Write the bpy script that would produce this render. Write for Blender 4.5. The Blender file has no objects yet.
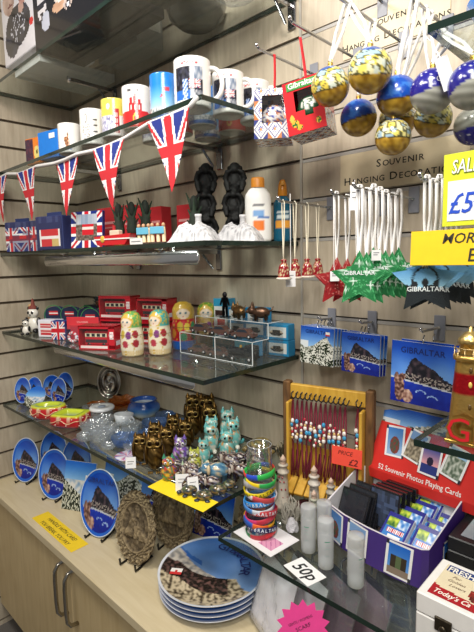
import bpy, math, random
from math import pi, sin, cos, radians as rad, hypot, atan2, sqrt
from mathutils import Matrix, Vector, noise

random.seed(7)
scene = bpy.context.scene
COL = scene.collection

# ---------------------------------------------------------------- camera
cam_data = bpy.data.cameras.new('camera')
cam_data.sensor_fit = 'HORIZONTAL'
cam_data.sensor_width = 36.0
cam_data.lens = 471.0 / 474.0 * 36.0
cam_data.clip_start = 0.02
cam = bpy.data.objects.new('camera', cam_data)
COL.objects.link(cam)
_r = Vector((0.71811, 0.69556, -0.02266)); _u = Vector((-0.06915, 0.10372, 0.9922)); _f = Vector((-0.69249, 0.71094, -0.12258))
cam.matrix_world = Matrix(((_r.x, _u.x, -_f.x, 1.9492), (_r.y, _u.y, -_f.y, -1.0215), (_r.z, _u.z, -_f.z, 0.7560), (0, 0, 0, 1)))
scene.camera = cam

# ---------------------------------------------------------------- world, lamps, exposure
world = bpy.data.worlds.new('shop_air')
scene.world = world
world.use_nodes = True
world.node_tree.nodes['Background'].inputs[0].default_value = (0.95, 0.93, 0.90, 1)
world.node_tree.nodes['Background'].inputs[1].default_value = 0.24

def area_lamp(name, loc, target, sx, sy, power, col=(1, .95, .88)):
    d = bpy.data.lights.new(name, 'AREA')
    d.shape = 'RECTANGLE'; d.size = sx; d.size_y = sy; d.energy = power; d.color = col
    o = bpy.data.objects.new(name, d)
    o.location = loc
    o.rotation_euler = (Vector(target) - Vector(loc)).to_track_quat('-Z', 'Y').to_euler()
    COL.objects.link(o)
    return o
area_lamp('ceiling_light', (0.95, -1.0, 1.72), (0.85, -0.1, 0.3), 0.30, 0.30, 16)
area_lamp('ceiling_light', (1.75, -0.85, 1.72), (1.5, -0.1, 0.4), 0.26, 0.26, 15)
area_lamp('ceiling_light', (2.5, -1.6, 1.72), (1.0, -0.2, 0.2), 0.9, 0.5, 26)

scene.view_settings.view_transform = 'Standard'
scene.view_settings.look = 'None'
scene.view_settings.gamma = 1
scene.view_settings.use_curve_mapping = False
scene.view_settings.exposure = -0.24

# shelf heights (top faces of the glass), metres
S0, S1, S2, S3, S4, WT, RS = 1.400, 1.095, 0.795, 0.49, 0.200, -0.104, 0.125
FLOOR = -0.72

# ---------------------------------------------------------------- colour and material helpers
def lin(c):
    return tuple((x / 12.92 if x <= .04045 else ((x + .055) / 1.055) ** 2.4) for x in c)
def hx(s):
    return tuple(int(s[i:i + 2], 16) / 255 for i in (0, 2, 4))
def mix(a, b, t):
    t = max(0, min(1, t))
    return tuple(a[i] + (b[i] - a[i]) * t for i in range(3))
WHITE = hx('f0eeea'); BLACK = hx('16161a'); RED = hx('c8242c'); NAVY = hx('1c2a66'); YEL = hx('f2d21c')
GOLD = hx('c9a24a'); BLUE = hx('1c50b8')

MATS = {}
def new_mat(name):
    m = bpy.data.materials.new(name); m.use_nodes = True
    MATS[name] = m
    n = m.node_tree.nodes; l = m.node_tree.links
    return m, n, l, n['Principled BSDF']
def print_mat(name, rough=.5, metal=0., coat=0., bump=0., bscale=200., spec=.5, trans=0.):
    """colours come from the printed / painted pattern stored on the mesh, slightly broken up by noise"""
    m, n, l, b = new_mat(name)
    a = n.new('ShaderNodeAttribute'); a.attribute_name = 'Col'
    tc = n.new('ShaderNodeTexCoord'); nz = n.new('ShaderNodeTexNoise'); nz.inputs['Scale'].default_value = 60
    l.new(tc.outputs['Object'], nz.inputs['Vector'])
    mr = n.new('ShaderNodeMapRange'); mr.inputs[3].default_value = .92; mr.inputs[4].default_value = 1.06
    l.new(nz.outputs[0], mr.inputs[0])
    mx = n.new('ShaderNodeVectorMath'); mx.operation = 'SCALE'
    l.new(a.outputs['Color'], mx.inputs[0]); l.new(mr.outputs[0], mx.inputs['Scale'])
    l.new(mx.outputs[0], b.inputs['Base Color'])
    b.inputs['Roughness'].default_value = rough; b.inputs['Metallic'].default_value = metal
    b.inputs['Coat Weight'].default_value = coat; b.inputs['Coat Roughness'].default_value = .08
    b.inputs['Specular IOR Level'].default_value = spec
    if bump:
        n2 = n.new('ShaderNodeTexNoise'); n2.inputs['Scale'].default_value = bscale
        l.new(tc.outputs['Object'], n2.inputs['Vector'])
        bp = n.new('ShaderNodeBump'); bp.inputs['Strength'].default_value = bump; bp.inputs['Distance'].default_value = .002
        l.new(n2.outputs[0], bp.inputs['Height']); l.new(bp.outputs[0], b.inputs['Normal'])
    return m
MATTE = print_mat('printed_card', .75)
GLOSS = print_mat('glazed_ceramic', .22, coat=.5)
SATIN = print_mat('moulded_plastic', .4)
PAINT = print_mat('lacquered_wood', .28, coat=.4)
METAL = print_mat('worn_metal', .34, metal=.85, bump=.5, bscale=160)
CHROME = print_mat('polished_metal', .16, metal=1.)
BRIGHT = print_mat('brushed_bright_metal', .16, metal=.95, coat=.2, bump=.3, bscale=18)
CLOTH = print_mat('ribbon_cloth', .85, bump=.3, bscale=400)
STONE = print_mat('cast_resin', .8, bump=.8, bscale=220)
GLITTER = print_mat('glitter_card', .45, metal=.15, bump=.6, bscale=900)

def see_through(name, tint, refl_rough=.03, ior=1.45, body=0., bodycol=(1, 1, 1), boost=1.0, wave=0.):
    """clear sheet: tinted transmission plus a fresnel reflection, some milky body"""
    m = bpy.data.materials.new(name); m.use_nodes = True; MATS[name] = m
    n = m.node_tree.nodes; l = m.node_tree.links
    n.remove(n['Principled BSDF']); out = n['Material Output']
    t = n.new('ShaderNodeBsdfTransparent'); t.inputs[0].default_value = (*tint, 1)
    g = n.new('ShaderNodeBsdfGlossy'); g.inputs['Roughness'].default_value = refl_rough
    # Schlick reflectance, the same from both sides of the sheet
    fr = n.new('ShaderNodeLayerWeight'); pw = n.new('ShaderNodeMath'); pw.operation = 'POWER'; pw.inputs[1].default_value = 5
    l.new(fr.outputs['Facing'], pw.inputs[0])
    mul = n.new('ShaderNodeMapRange'); mul.inputs[3].default_value = ((ior - 1) / (ior + 1)) ** 2 * boost; mul.inputs[4].default_value = min(1, .9 * boost)
    l.new(pw.outputs[0], mul.inputs[0])
    mx = n.new('ShaderNodeMixShader'); l.new(mul.outputs[0], mx.inputs[0])
    l.new(t.outputs[0], mx.inputs[1]); l.new(g.outputs[0], mx.inputs[2])
    last = mx
    if wave:
        tc = n.new('ShaderNodeTexCoord'); nz = n.new('ShaderNodeTexNoise'); nz.inputs['Scale'].default_value = 45
        l.new(tc.outputs['Object'], nz.inputs['Vector'])
        bp = n.new('ShaderNodeBump'); bp.inputs['Strength'].default_value = wave; bp.inputs['Distance'].default_value = .01
        l.new(nz.outputs[0], bp.inputs['Height']); l.new(bp.outputs[0], g.inputs['Normal']); l.new(bp.outputs[0], fr.inputs['Normal'])
    if body:
        d = n.new('ShaderNodeBsdfDiffuse'); d.inputs[0].default_value = (*bodycol, 1)
        m2 = n.new('ShaderNodeMixShader'); m2.inputs[0].default_value = body
        l.new(last.outputs[0], m2.inputs[1]); l.new(d.outputs[0], m2.inputs[2]); last = m2
    l.new(last.outputs[0], out.inputs[0])
    return m
GLASS = see_through('shelf_glass', (.93, .97, .955), .03, 1.5, body=.025, bodycol=(.5, .56, .54), boost=1.0)
ACRYL = see_through('clear_acrylic', (.975, .985, .985), .04, 1.45, body=.012, bodycol=(.8, .85, .85), boost=1.3)
BAGPL = see_through('clear_poly_bag', (.93, .93, .94), .12, 1.5, body=.10, bodycol=(.85, .85, .88), boost=1.6, wave=1.)
CRYST = see_through('cut_crystal', (.88, .91, .93), .05, 1.6, body=.12, bodycol=(.8, .84, .88), boost=2.6, wave=1.)
BLUEGL = see_through('blue_art_glass', (.55, .68, .88), .05, 1.6, body=.16, bodycol=(.2, .36, .7), boost=2.0, wave=.8)
FROST = see_through('frosted_plastic', (.85, .87, .88), .25, 1.45, body=.38, bodycol=(.8, .82, .83), boost=1.0)
AMBER = see_through('amber_glass', (.75, .32, .08), .05, 1.6, body=.35, bodycol=(.6, .22, .05), boost=2.0, wave=.8)
m_, n_, l_, b_ = new_mat('green_glass_edge')
b_.inputs['Base Color'].default_value = (*lin(hx('22403a')), 1); b_.inputs['Roughness'].default_value = .12
tc_ = n_.new('ShaderNodeTexCoord'); nz_ = n_.new('ShaderNodeTexNoise'); nz_.inputs['Scale'].default_value = 9
rp_ = n_.new('ShaderNodeValToRGB'); rp_.color_ramp.elements[0].color = (*lin(hx('0b1413')), 1); rp_.color_ramp.elements[1].color = (*lin(hx('24382f')), 1)
l_.new(tc_.outputs['Object'], nz_.inputs['Vector']); l_.new(nz_.outputs[0], rp_.inputs[0]); l_.new(rp_.outputs[0], b_.inputs['Base Color'])
EDGE = m_

def wood_mat(name, c0, c1, scale, stretch, rough=.45, coat=0., blotch=.5):
    m, n, l, b = new_mat(name)
    tc = n.new('ShaderNodeTexCoord'); mp = n.new('ShaderNodeMapping'); mp.inputs['Scale'].default_value = stretch
    l.new(tc.outputs['Object'], mp.inputs['Vector'])
    nz = n.new('ShaderNodeTexNoise'); nz.inputs['Scale'].default_value = scale; nz.inputs['Detail'].default_value = 6; nz.inputs['Distortion'].default_value = .6
    l.new(mp.outputs[0], nz.inputs['Vector'])
    n2 = n.new('ShaderNodeTexNoise'); n2.inputs['Scale'].default_value = 5; n2.inputs['Detail'].default_value = 2
    l.new(tc.outputs['Object'], n2.inputs['Vector'])
    ad = n.new('ShaderNodeMix'); ad.inputs[0].default_value = blotch
    l.new(nz.outputs[0], ad.inputs[2]); l.new(n2.outputs[0], ad.inputs[3])
    r = n.new('ShaderNodeValToRGB'); r.color_ramp.elements[0].position = .35; r.color_ramp.elements[1].position = .65
    r.color_ramp.elements[0].color = (*lin(c0), 1); r.color_ramp.elements[1].color = (*lin(c1), 1)
    l.new(ad.outputs[0], r.inputs[0]); l.new(r.outputs[0], b.inputs['Base Color'])
    b.inputs['Roughness'].default_value = rough; b.inputs['Coat Weight'].default_value = coat
    return m
SLAT = wood_mat('slat_board_maple', hx('a89b87'), hx('c3b7a2'), 14, (5, 5, .7), .42, blotch=.45)
BEECH = wood_mat('cabinet_maple', hx('c3ac7e'), hx('d3be92'), 12, (4, 4, .5), .4, blotch=.35)
BEECHTOP = wood_mat('worktop_maple', hx('cdbd98'), hx('d9cbaa'), 12, (.6, 5, 5), .38, blotch=.35)
PINE = wood_mat('yellow_pine', hx('c8962c'), hx('e0b44a'), 16, (4, 4, .6), .5, blotch=.3)
OLDWOOD = wood_mat('dark_barked_wood', hx('4a3420'), hx('8a6238'), 20, (4, 4, .8), .7, blotch=.4)
m_, n_, l_, b_ = new_mat('groove_shadow_gap'); b_.inputs['Base Color'].default_value = (*lin(hx('5a4e40')), 1); b_.inputs['Roughness'].default_value = .6
GAP = m_
m_, n_, l_, b_ = new_mat('carpet_floor')
tc_ = n_.new('ShaderNodeTexCoord'); nz_ = n_.new('ShaderNodeTexNoise'); nz_.inputs['Scale'].default_value = 300
rp_ = n_.new('ShaderNodeValToRGB'); rp_.color_ramp.elements[0].color = (.05, .05, .05, 1); rp_.color_ramp.elements[1].color = (.22, .2, .18, 1)
l_.new(tc_.outputs['Object'], nz_.inputs['Vector']); l_.new(nz_.outputs[0], rp_.inputs[0]); l_.new(rp_.outputs[0], b_.inputs['Base Color'])
CARPET = m_
m_, n_, l_, b_ = new_mat('black_carved_resin'); b_.inputs['Base Color'].default_value = (.006, .006, .006, 1); b_.inputs['Roughness'].default_value = .62; b_.inputs['Specular IOR Level'].default_value = .25
tc_ = n_.new('ShaderNodeTexCoord'); nz_ = n_.new('ShaderNodeTexNoise'); nz_.inputs['Scale'].default_value = 120
bp_ = n_.new('ShaderNodeBump'); bp_.inputs['Strength'].default_value = .7; bp_.inputs['Distance'].default_value = .003
l_.new(tc_.outputs['Object'], nz_.inputs['Vector']); l_.new(nz_.outputs[0], bp_.inputs['Height']); l_.new(bp_.outputs[0], b_.inputs['Normal'])
BLKRES = m_

# ---------------------------------------------------------------- mesh builder
class MB:
    def __init__(self, T=None):
        self.V = []; self.F = []; self.K = []; self.M = []; self.S = []
        self.T = T or Matrix()
    def at(self, x=0, y=0, z=0, rz=0, rx=0, ry=0, s=1):
        self.T = Matrix.Translation((x, y, z)) @ Matrix.Rotation(rz, 4, 'Z') @ Matrix.Rotation(ry, 4, 'Y') @ Matrix.Rotation(rx, 4, 'X') @ Matrix.Scale(s, 4)
        return self
    def add(self, vs, fs, col, m=0, smooth=False):
        b = len(self.V)
        for v in vs:
            self.V.append(self.T @ Vector(v))
        per = isinstance(col, list)
        for f in fs:
            self.F.append(tuple(i + b for i in f))
            self.K.append([col[i] for i in f] if per else [col] * len(f))
            self.M.append(m); self.S.append(smooth)
        return self
    def box(self, x0, x1, y0, y1, z0, z1, col=WHITE, b=0, m=0):
        if b <= 0:
            vs = [(x, y, z) for z in (z0, z1) for y in (y0, y1) for x in (x0, x1)]
            fs = [(0, 2, 3, 1), (4, 5, 7, 6), (0, 1, 5, 4), (2, 6, 7, 3), (0, 4, 6, 2), (1, 3, 7, 5)]
            return self.add(vs, fs, col, m)
        xs, ys, zs = (x0, x1), (y0, y1), (z0, z1)
        vs = []; ix = {}
        for i in (0, 1):
            for j in (0, 1):
                for k in (0, 1):
                    sx, sy, sz = (1, -1)[i] * b, (1, -1)[j] * b, (1, -1)[k] * b
                    ix[i, j, k, 0] = len(vs); vs.append((xs[i], ys[j] + sy, zs[k] + sz))
                    ix[i, j, k, 1] = len(vs); vs.append((xs[i] + sx, ys[j], zs[k] + sz))
                    ix[i, j, k, 2] = len(vs); vs.append((xs[i] + sx, ys[j] + sy, zs[k]))
        fs = []
        for i in (0, 1):
            fs.append([ix[i, 0, 0, 0], ix[i, 1, 0, 0], ix[i, 1, 1, 0], ix[i, 0, 1, 0]])
            fs.append([ix[0, i, 0, 1], ix[1, i, 0, 1], ix[1, i, 1, 1], ix[0, i, 1, 1]])
            fs.append([ix[0, 0, i, 2], ix[1, 0, i, 2], ix[1, 1, i, 2], ix[0, 1, i, 2]])
            for j in (0, 1):
                fs.append([ix[i, j, 0, 0], ix[i, j, 1, 0], ix[i, j, 1, 1], ix[i, j, 0, 1]])
                fs.append([ix[i, 0, j, 0], ix[i, 1, j, 0], ix[i, 1, j, 2], ix[i, 0, j, 2]])
                fs.append([ix[0, i, j, 1], ix[1, i, j, 1], ix[1, i, j, 2], ix[0, i, j, 2]])
                for k in (0, 1):
                    fs.append([ix[i, j, k, 0], ix[i, j, k, 1], ix[i, j, k, 2]])
        return self.add(vs, fs, col, m)
    def lathe(self, prof, seg=24, col=WHITE, m=0, cx=0, cy=0, cz=0, sx=1, sy=1, smooth=True, a0=0, a1=2 * pi):
        """prof: (r, z) points; col: colour or f(angle, z, i)  (angle 0 faces -Y, growing towards +X)"""
        full = abs(a1 - a0 - 2 * pi) < 1e-6
        n = seg if full else seg + 1
        vs = []; cs = []
        for i, (r, z) in enumerate(prof):
            for k in range(n):
                a = a0 + (a1 - a0) * k / seg
                vs.append((cx + r * sin(a) * sx, cy - r * cos(a) * sy, cz + z))
                if callable(col):
                    cs.append(col(a, z, i))
        fs = []
        for i in range(len(prof) - 1):
            for k in range(seg):
                k2 = (k + 1) % n
                fs.append((i * n + k, i * n + k2, (i + 1) * n + k2, (i + 1) * n + k))
        return self.add(vs, fs, cs if callable(col) else col, m, smooth)
    def cyl(self, r, z0, z1, col=WHITE, seg=16, m=0, cx=0, cy=0, sx=1, sy=1):
        self.lathe([(r, z0), (r, z1)], seg, col, m, cx, cy, 0, sx, sy)
        c = col if not callable(col) else col(0, z1, 1)
        self.lathe([(0, z1), (r, z1)], seg, c, m, cx, cy, 0, sx, sy, False)
        self.lathe([(0, z0), (r, z0)], seg, c, m, cx, cy, 0, sx, sy, False)
        return self
    def ell(self, c, r, col=WHITE, seg=14, rings=9, m=0):
        """col: colour or f(nx, ny, nz) on the unit sphere"""
        vs = []; cs = []
        for i in range(rings + 1):
            t = pi * i / rings
            for k in range(seg):
                a = 2 * pi * k / seg
                n = (sin(t) * sin(a), -sin(t) * cos(a), cos(t))
                vs.append((c[0] + r[0] * n[0], c[1] + r[1] * n[1], c[2] + r[2] * n[2]))
                if callable(col):
                    cs.append(col(*n))
        fs = [(i * seg + k, (i + 1) * seg + k, (i + 1) * seg + (k + 1) % seg, i * seg + (k + 1) % seg) for i in range(rings) for k in range(seg)]
        return self.add(vs, fs, cs if callable(col) else col, m, True)
    def tube(self, pts, r, col=WHITE, seg=6, m=0, caps=True):
        pts = [Vector(p) for p in pts]
        rs = r if isinstance(r, (list, tuple)) else [r] * len(pts)
        vs = []; nrm = None
        for i, p in enumerate(pts):
            d = (pts[min(i + 1, len(pts) - 1)] - pts[max(i - 1, 0)])
            d = d.normalized() if d.length > 1e-9 else Vector((0, 0, 1))
            if nrm is None:
                nrm = d.orthogonal().normalized()
            else:
                nrm = (nrm - d * nrm.dot(d))
                nrm = nrm.normalized() if nrm.length > 1e-6 else d.orthogonal().normalized()
            bn = d.cross(nrm)
            for k in range(seg):
                a = 2 * pi * k / seg
                vs.append(p + (nrm * cos(a) + bn * sin(a)) * rs[i])
        fs = [(i * seg + k, i * seg + (k + 1) % seg, (i + 1) * seg + (k + 1) % seg, (i + 1) * seg + k) for i in range(len(pts) - 1) for k in range(seg)]
        if caps:
            fs.append(tuple(range(seg))); e = (len(pts) - 1) * seg; fs.append(tuple(range(e, e + seg)))
        return self.add(vs, fs, col, m, True)
    def ring(self, R, r, col=WHITE, seg=28, s2=8, m=0, sz=1., c=(0, 0, 0), axis='z', sx=1):
        """col: colour or f(angle)"""
        vs = []; cs = []
        for i in range(seg):
            a = 2 * pi * i / seg
            for k in range(s2):
                b = 2 * pi * k / s2
                q = (R + r * cos(b)); h = r * sz * sin(b)
                p = (q * cos(a) * sx, q * sin(a), h) if axis == 'z' else (q * cos(a) * sx, h, q * sin(a))
                vs.append((c[0] + p[0], c[1] + p[1], c[2] + p[2]))
                if callable(col): cs.append(col(a))
        fs = [(i * s2 + k, ((i + 1) % seg) * s2 + k, ((i + 1) % seg) * s2 + (k + 1) % s2, i * s2 + (k + 1) % s2) for i in range(seg) for k in range(s2)]
        return self.add(vs, fs, cs if callable(col) else col, m, True)
    def prism(self, poly, y0, y1, col=WHITE, m=0, side=None):
        """outline poly (x, z) extruded along y"""
        n = len(poly)
        vs = [(x, y0, z) for x, z in poly] + [(x, y1, z) for x, z in poly]
        self.add(vs, [tuple(range(n)), tuple(range(2 * n - 1, n - 1, -1))], col, m)
        return self.add(vs, [(i, (i + 1) % n, n + (i + 1) % n, n + i) for i in range(n)], side or col, m)
    def hprism(self, poly, z0, z1, col=WHITE, m=0, side=None):
        n = len(poly)
        vs = [(x, y, z0) for x, y in poly] + [(x, y, z1) for x, y in poly]
        self.add(vs, [tuple(range(n)), tuple(range(2 * n - 1, n - 1, -1))], col, m)
        return self.add(vs, [(i, (i + 1) % n, n + (i + 1) % n, n + i) for i in range(n)], side or col, m)
    def pic(self, w, h, paint, nx=24, ny=24, y=0, x0=None, z0=0, m=0):
        """printed rectangle facing -Y: paint(s, t), s, t in 0..1; base-centred unless x0 given"""
        x0 = -w / 2 if x0 is None else x0
        vs = []; fs = []; b = 0
        K = []
        for j in range(ny):
            for i in range(nx):
                k = len(vs)
                xa, xb = x0 + w * i / nx, x0 + w * (i + 1) / nx
                za, zb = z0 + h * j / ny, z0 + h * (j + 1) / ny
                vs += [(xa, y, za), (xb, y, za), (xb, y, zb), (xa, y, zb)]
                fs.append((k, k + 1, k + 2, k + 3))
                K += [paint((i + .5) / nx, (j + .5) / ny)] * 4
        return self.add(vs, fs, K, m)
    def flat(self, w, d, paint, nx=24, ny=24, z=0, m=0, x0=None, y0=None):
        """printed rectangle lying flat, facing up: paint(s, t), t grows towards +Y"""
        x0 = -w / 2 if x0 is None else x0; y0 = -d / 2 if y0 is None else y0
        vs = []; fs = []; K = []
        for j in range(ny):
            for i in range(nx):
                k = len(vs)
                xa, xb = x0 + w * i / nx, x0 + w * (i + 1) / nx
                ya, yb = y0 + d * j / ny, y0 + d * (j + 1) / ny
                vs += [(xa, ya, z), (xb, ya, z), (xb, yb, z), (xa, yb, z)]
                fs.append((k, k + 1, k + 2, k + 3)); K += [paint((i + .5) / nx, (j + .5) / ny)] * 4
        return self.add(vs, fs, K, m)
    def disc(self, rx, rz, paint, rings=16, seg=48, prof=None, y=0, rf=None, cz=0, m=0, smooth=True, cx=0):
        """printed disc facing -Y; paint(s, t) in -1..1; prof(q) = depth offset towards -Y; rf(angle) radius factor"""
        vs = []; cs = []
        for i in range(rings + 1):
            q = i / rings
            for k in range(seg):
                a = 2 * pi * k / seg
                f = rf(a) if rf else 1
                s, t = q * cos(a) * f, q * sin(a) * f
                vs.append((cx + s * rx, y - (prof(q) if prof else 0), cz + t * rz)); cs.append(paint(s, t))
        fs = [(i * seg + k, i * seg + (k + 1) % seg, (i + 1) * seg + (k + 1) % seg, (i + 1) * seg + k) for i in range(rings) for k in range(seg)]
        return self.add(vs, fs, cs, m, smooth)
    def text(self, s, size, col=BLACK, x=0, y=0, z=0, align='CENTER', m=0, flat=False, bold=0., shear=0., squeeze=1.):
        vs, fs = text_mesh(s, size, align, bold, shear)
        if flat:
            vs = [(x + v[0] * squeeze, y + v[1], z + v[2]) for v in vs]
        else:
            vs = [(x + v[0] * squeeze, y - v[2], z + v[1]) for v in vs]
        return self.add(vs, fs, col, m)
    def build(self, name, mat=None, parent=None, label=None):
        me = bpy.data.meshes.new(name)
        me.from_pydata([tuple(v) for v in self.V], [], self.F)
        mats = mat if isinstance(mat, (list, tuple)) else [mat or MATTE]
        for x in mats: me.materials.append(x)
        ca = me.color_attributes.new('Col', 'FLOAT_COLOR', 'CORNER')
        cache = {}; buf = []
        for k in self.K:
            for c in k:
                q = cache.get(c)
                if q is None:
                    q = cache[c] = (*lin(c[:3]), 1.0)
                buf += q
        ca.data.foreach_set('color', buf)
        me.polygons.foreach_set('material_index', self.M)
        me.polygons.foreach_set('use_smooth', self.S)
        me.update()
        o = bpy.data.objects.new(name, me)
        COL.objects.link(o)
        if parent is not None: o.parent = parent
        if label: o['label'] = label
        return o

_tc = {}
def text_mesh(s, size, align='CENTER', bold=0., shear=0.):
    k = (s, size, align, bold, shear)
    if k not in _tc:
        c = bpy.data.curves.new('t', 'FONT'); c.body = s; c.size = size; c.align_x = align; c.offset = bold * size; c.shear = shear
        c.resolution_u = 2
        o = bpy.data.objects.new('t', c); COL.objects.link(o)
        me = bpy.data.meshes.new_from_object(o)
        _tc[k] = ([tuple(v.co) for v in me.vertices], [tuple(p.vertices) for p in me.polygons])
        bpy.data.objects.remove(o); bpy.data.curves.remove(c); bpy.data.meshes.remove(me)
    return _tc[k]

def thing(name, label, cat, loc=(0, 0, 0), rz=0, group=None, s=1, rx=0, ry=0):
    o = bpy.data.objects.new(name, None); COL.objects.link(o)
    o.empty_display_size = .02
    o.location = loc; o.rotation_euler = (rx, ry, rz); o.scale = (s, s, s)
    o['label'] = label; o['category'] = cat
    if group: o['group'] = group
    return o
def tag(o, label, cat, loc=None, rz=0, group=None, s=1, rx=0, ry=0):
    o['label'] = label; o['category'] = cat
    if group: o['group'] = group
    if loc is not None:
        o.location = loc; o.rotation_euler = (rx, ry, rz); o.scale = (s, s, s)
    return o
def dup(root, label, loc, rz=0, s=1, rx=0, ry=0, group=None):
    r = root.copy(); COL.objects.link(r)
    r.location = loc; r.rotation_euler = (rx, ry, rz); r.scale = (s, s, s) if not isinstance(s, tuple) else s
    r['label'] = label
    if group: r['group'] = group
    for ch in list(root.children):
        c = ch.copy(); COL.objects.link(c); c.parent = r
        for g in list(ch.children):
            d = g.copy(); COL.objects.link(d); d.parent = c
    return r
def struct(o):
    o['kind'] = 'structure'
    return o

# ---------------------------------------------------------------- printed pictures (colour as printed)
def hsh(i, j=0):
    v = sin(i * 127.1 + j * 311.7) * 43758.5453
    return v - math.floor(v)
def ell_in(s, t, cx, cy, rx, ry):
    return ((s - cx) / rx) ** 2 + ((t - cy) / ry) ** 2 < 1
def interp(x, pts):
    if x <= pts[0][0]: return pts[0][1]
    for (a, b), (c, d) in zip(pts, pts[1:]):
        if x <= c: return b + (d - b) * (x - a) / (c - a)
    return pts[-1][1]
ROCK = [(0, .40), (.22, .44), (.27, .58), (.33, .72), (.40, .76), (.48, .70), (.56, .66), (.70, .60), (.85, .48), (1, .42)]
def nz(s, t, f=10., z=0.):
    return noise.noise(Vector((s * f, t * f, z)))
def rock_scene(s, t):
    """blue sky, dark rock over a blue sea with dolphins, macaques at the left"""
    if ell_in(s, t, .15, .22, .085, .20) or ell_in(s, t, .19, .42, .05, .06) or ell_in(s, t, .10, .38, .05, .10):
        return mix(hx('4a2c26'), hx('c09a86'), .35 + 1.3 * nz(s, t, 22))
    if ell_in(s, t, .28, .12, .09, .11):
        return mix(hx('7a5248'), hx('d8b8a4'), .4 + 1.2 * nz(s, t, 18, 3))
    shore = .40 - .10 * s
    if t < shore - .012:
        for cx, cy in ((.50, .2), (.68, .14)):
            d = hypot((s - cx) / .08, (t - cy) / .05)
            if .78 < d < 1.08 and t > cy: return hx('9cbcf0')
        return mix(hx('0a1c86'), hx('1638b4'), t * 2.5 + .3 * nz(s, t, 14))
    if t < shore + .012: return hx('c8cfd8')
    if t < interp(s, ROCK) + .012 * nz(s, 0, 30):
        if t < shore + .13 and nz(s, t, 34) > .12: return hx('a49a92')
        return mix(hx('14141e'), hx('54424a'), .3 + 1.1 * nz(s, t, 14))
    return mix(hx('78acec'), hx('0f49bc'), (t - .42) * 1.9 + .25 * nz(s, t, 3))
def cape_scene(s, t):
    """pale limestone ridge over dark scrub and a blue sky"""
    r = interp(s, [(0, .5), (.15, .42), (.4, .5), (.6, .66), (.78, .78), (.9, .6), (1, .52)])
    if t > r:
        if s < .25 and t < .62: return hx('dfe6ea')
        return mix(hx('8cbcec'), hx('1450b8'), (t - .5) * 2.2)
    q = nz(s * 1.2 + t * .8, t - s * .5, 20) + .5 * nz(s, t, 6)
    return mix(hx('e2e2d8'), hx('222c18'), 1 if q > .02 and t < r - .12 else .25 + q)
def coast_scene(s, t):
    if t > .62: return mix(hx('8cc0f0'), hx('1c6ad0'), (t - .62) * 3)
    if t > .62 - .5 * s: return mix(hx('e2e2de'), hx('7aa0c8'), .3 + nz(s, t, 9))
    q = nz(s * 1.6, t * .7 + s * .4, 22)
    return mix(hx('1a2412'), hx('d8dac8'), 1 if q > .10 else .08)
def union(s, t):
    """s, t in 0..1 : crosses as on a union flag"""
    x, y = (s - .5) * 2, (t - .5) * 2
    if abs(x) < .14 or abs(y) < .2: return hx('c8202c')
    if abs(x) < .26 or abs(y) < .36: return hx('f2f0f0')
    d = abs(abs(x) - abs(y))
    if d < .09: return hx('c8202c')
    if d < .26: return hx('f2f0f0')
    return hx('20307c')
def london(s, t):
    if t > .62: return mix(hx('c2c8d0'), hx('8090a8'), hsh(int(s * 9)))
    if .3 < s < .85 and t > .2: return hx('c8202c') if not (.42 < t < .52) else hx('e8d8d0')
    return mix(hx('4a4038'), hx('8a7a70'), .5 + nz(s, t, 12))
def tiles(s, t, n=4.):
    """azulejo tile print: blue and orange lozenges and flowers on white"""
    u, v = (s * n) % 1 - .5, (t * n) % 1 - .5
    d = abs(u) + abs(v); r = hypot(u, v)
    if abs(d - .46) < .035: return hx('46508c')
    if r < .08: return hx('d08a3a')
    if r < .2: return hx('3448a0') if (atan2(v, u) * 4 / pi) % 1 < .5 else hx('e8e2d8')
    if d > .62: return hx('b8703a') if (int(s * n) + int(t * n)) % 2 else hx('28347a')
    return hx('e6e2dc')
def mosaic(p, sc=6., seed=0, pal=None):
    """cell pattern with dark leads"""
    d, pt = noise.voronoi(Vector((p[0] * sc + seed, p[1] * sc, p[2] * sc)))
    if d[1] - d[0] < .09: return hx('5a5a3a')
    pal = pal or [hx('e4d468'), hx('e9e3b4'), hx('cfd8c8'), hx('d8c24e'), hx('9cb8c8'), hx('e6dc8c')]
    return pal[int(hsh(pt[0][0] * 3.1 + pt[0][2], pt[0][1] * 5.3) * len(pal)) % len(pal)]

# ================================================================ SETTING
GREYM = hx('9a9a98'); CH = hx('dededf')
def slat_wall():
    mb = MB()
    for k in range(-9, 18):
        z0 = max(FLOOR, .1 * k + .005); z1 = min(1.75, .1 * (k + 1) - .005)
        if z1 <= z0: continue
        mb.box(0, 3.3, 0, .012, z0, z1, m=0)
        mb.box(0, 3.3, .002, .005, z1 - .0005, z1 + .004, hx('5a4e40'), m=1)      # lip in the groove
    mb.box(0, 3.3, .012, .02, FLOOR, 1.75, m=1)
    return mb
struct(slat_wall().build('wall_back', [SLAT, GAP]))
mb = MB()
for k in range(-9, 18):
    z0 = max(FLOOR, .1 * k + .005); z1 = min(1.75, .1 * (k + 1) - .005)
    if z1 <= z0: continue
    mb.box(-.012, 0, -1.8, 0, z0, z1, m=0)
mb.box(-.02, -.012, -1.8, .02, FLOOR, 1.75, m=1)
struct(mb.build('wall_left', [SLAT, GAP]))
struct(MB().box(-.02, 3.3, -3.2, .02, FLOOR - .03, FLOOR).build('floor', CARPET))
# aluminium groove liners and the joint between the wall boards
mb = MB()
for k in range(-1, 17):
    mb.box(1.203, 3.3, -.0012, .006, .1 * k - .0065, .1 * k + .0012, hx('a29e98'))
    mb.box(.02, 1.197, .001, .008, .1 * k - .0055, .1 * k - .0012, hx('7c7266'))
struct(mb.build('trim_1', SATIN))
struct(MB().box(1.197, 1.203, -.004, .004, FLOOR, 1.75, hx('a9a49a')).build('trim_2', SATIN))

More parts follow.
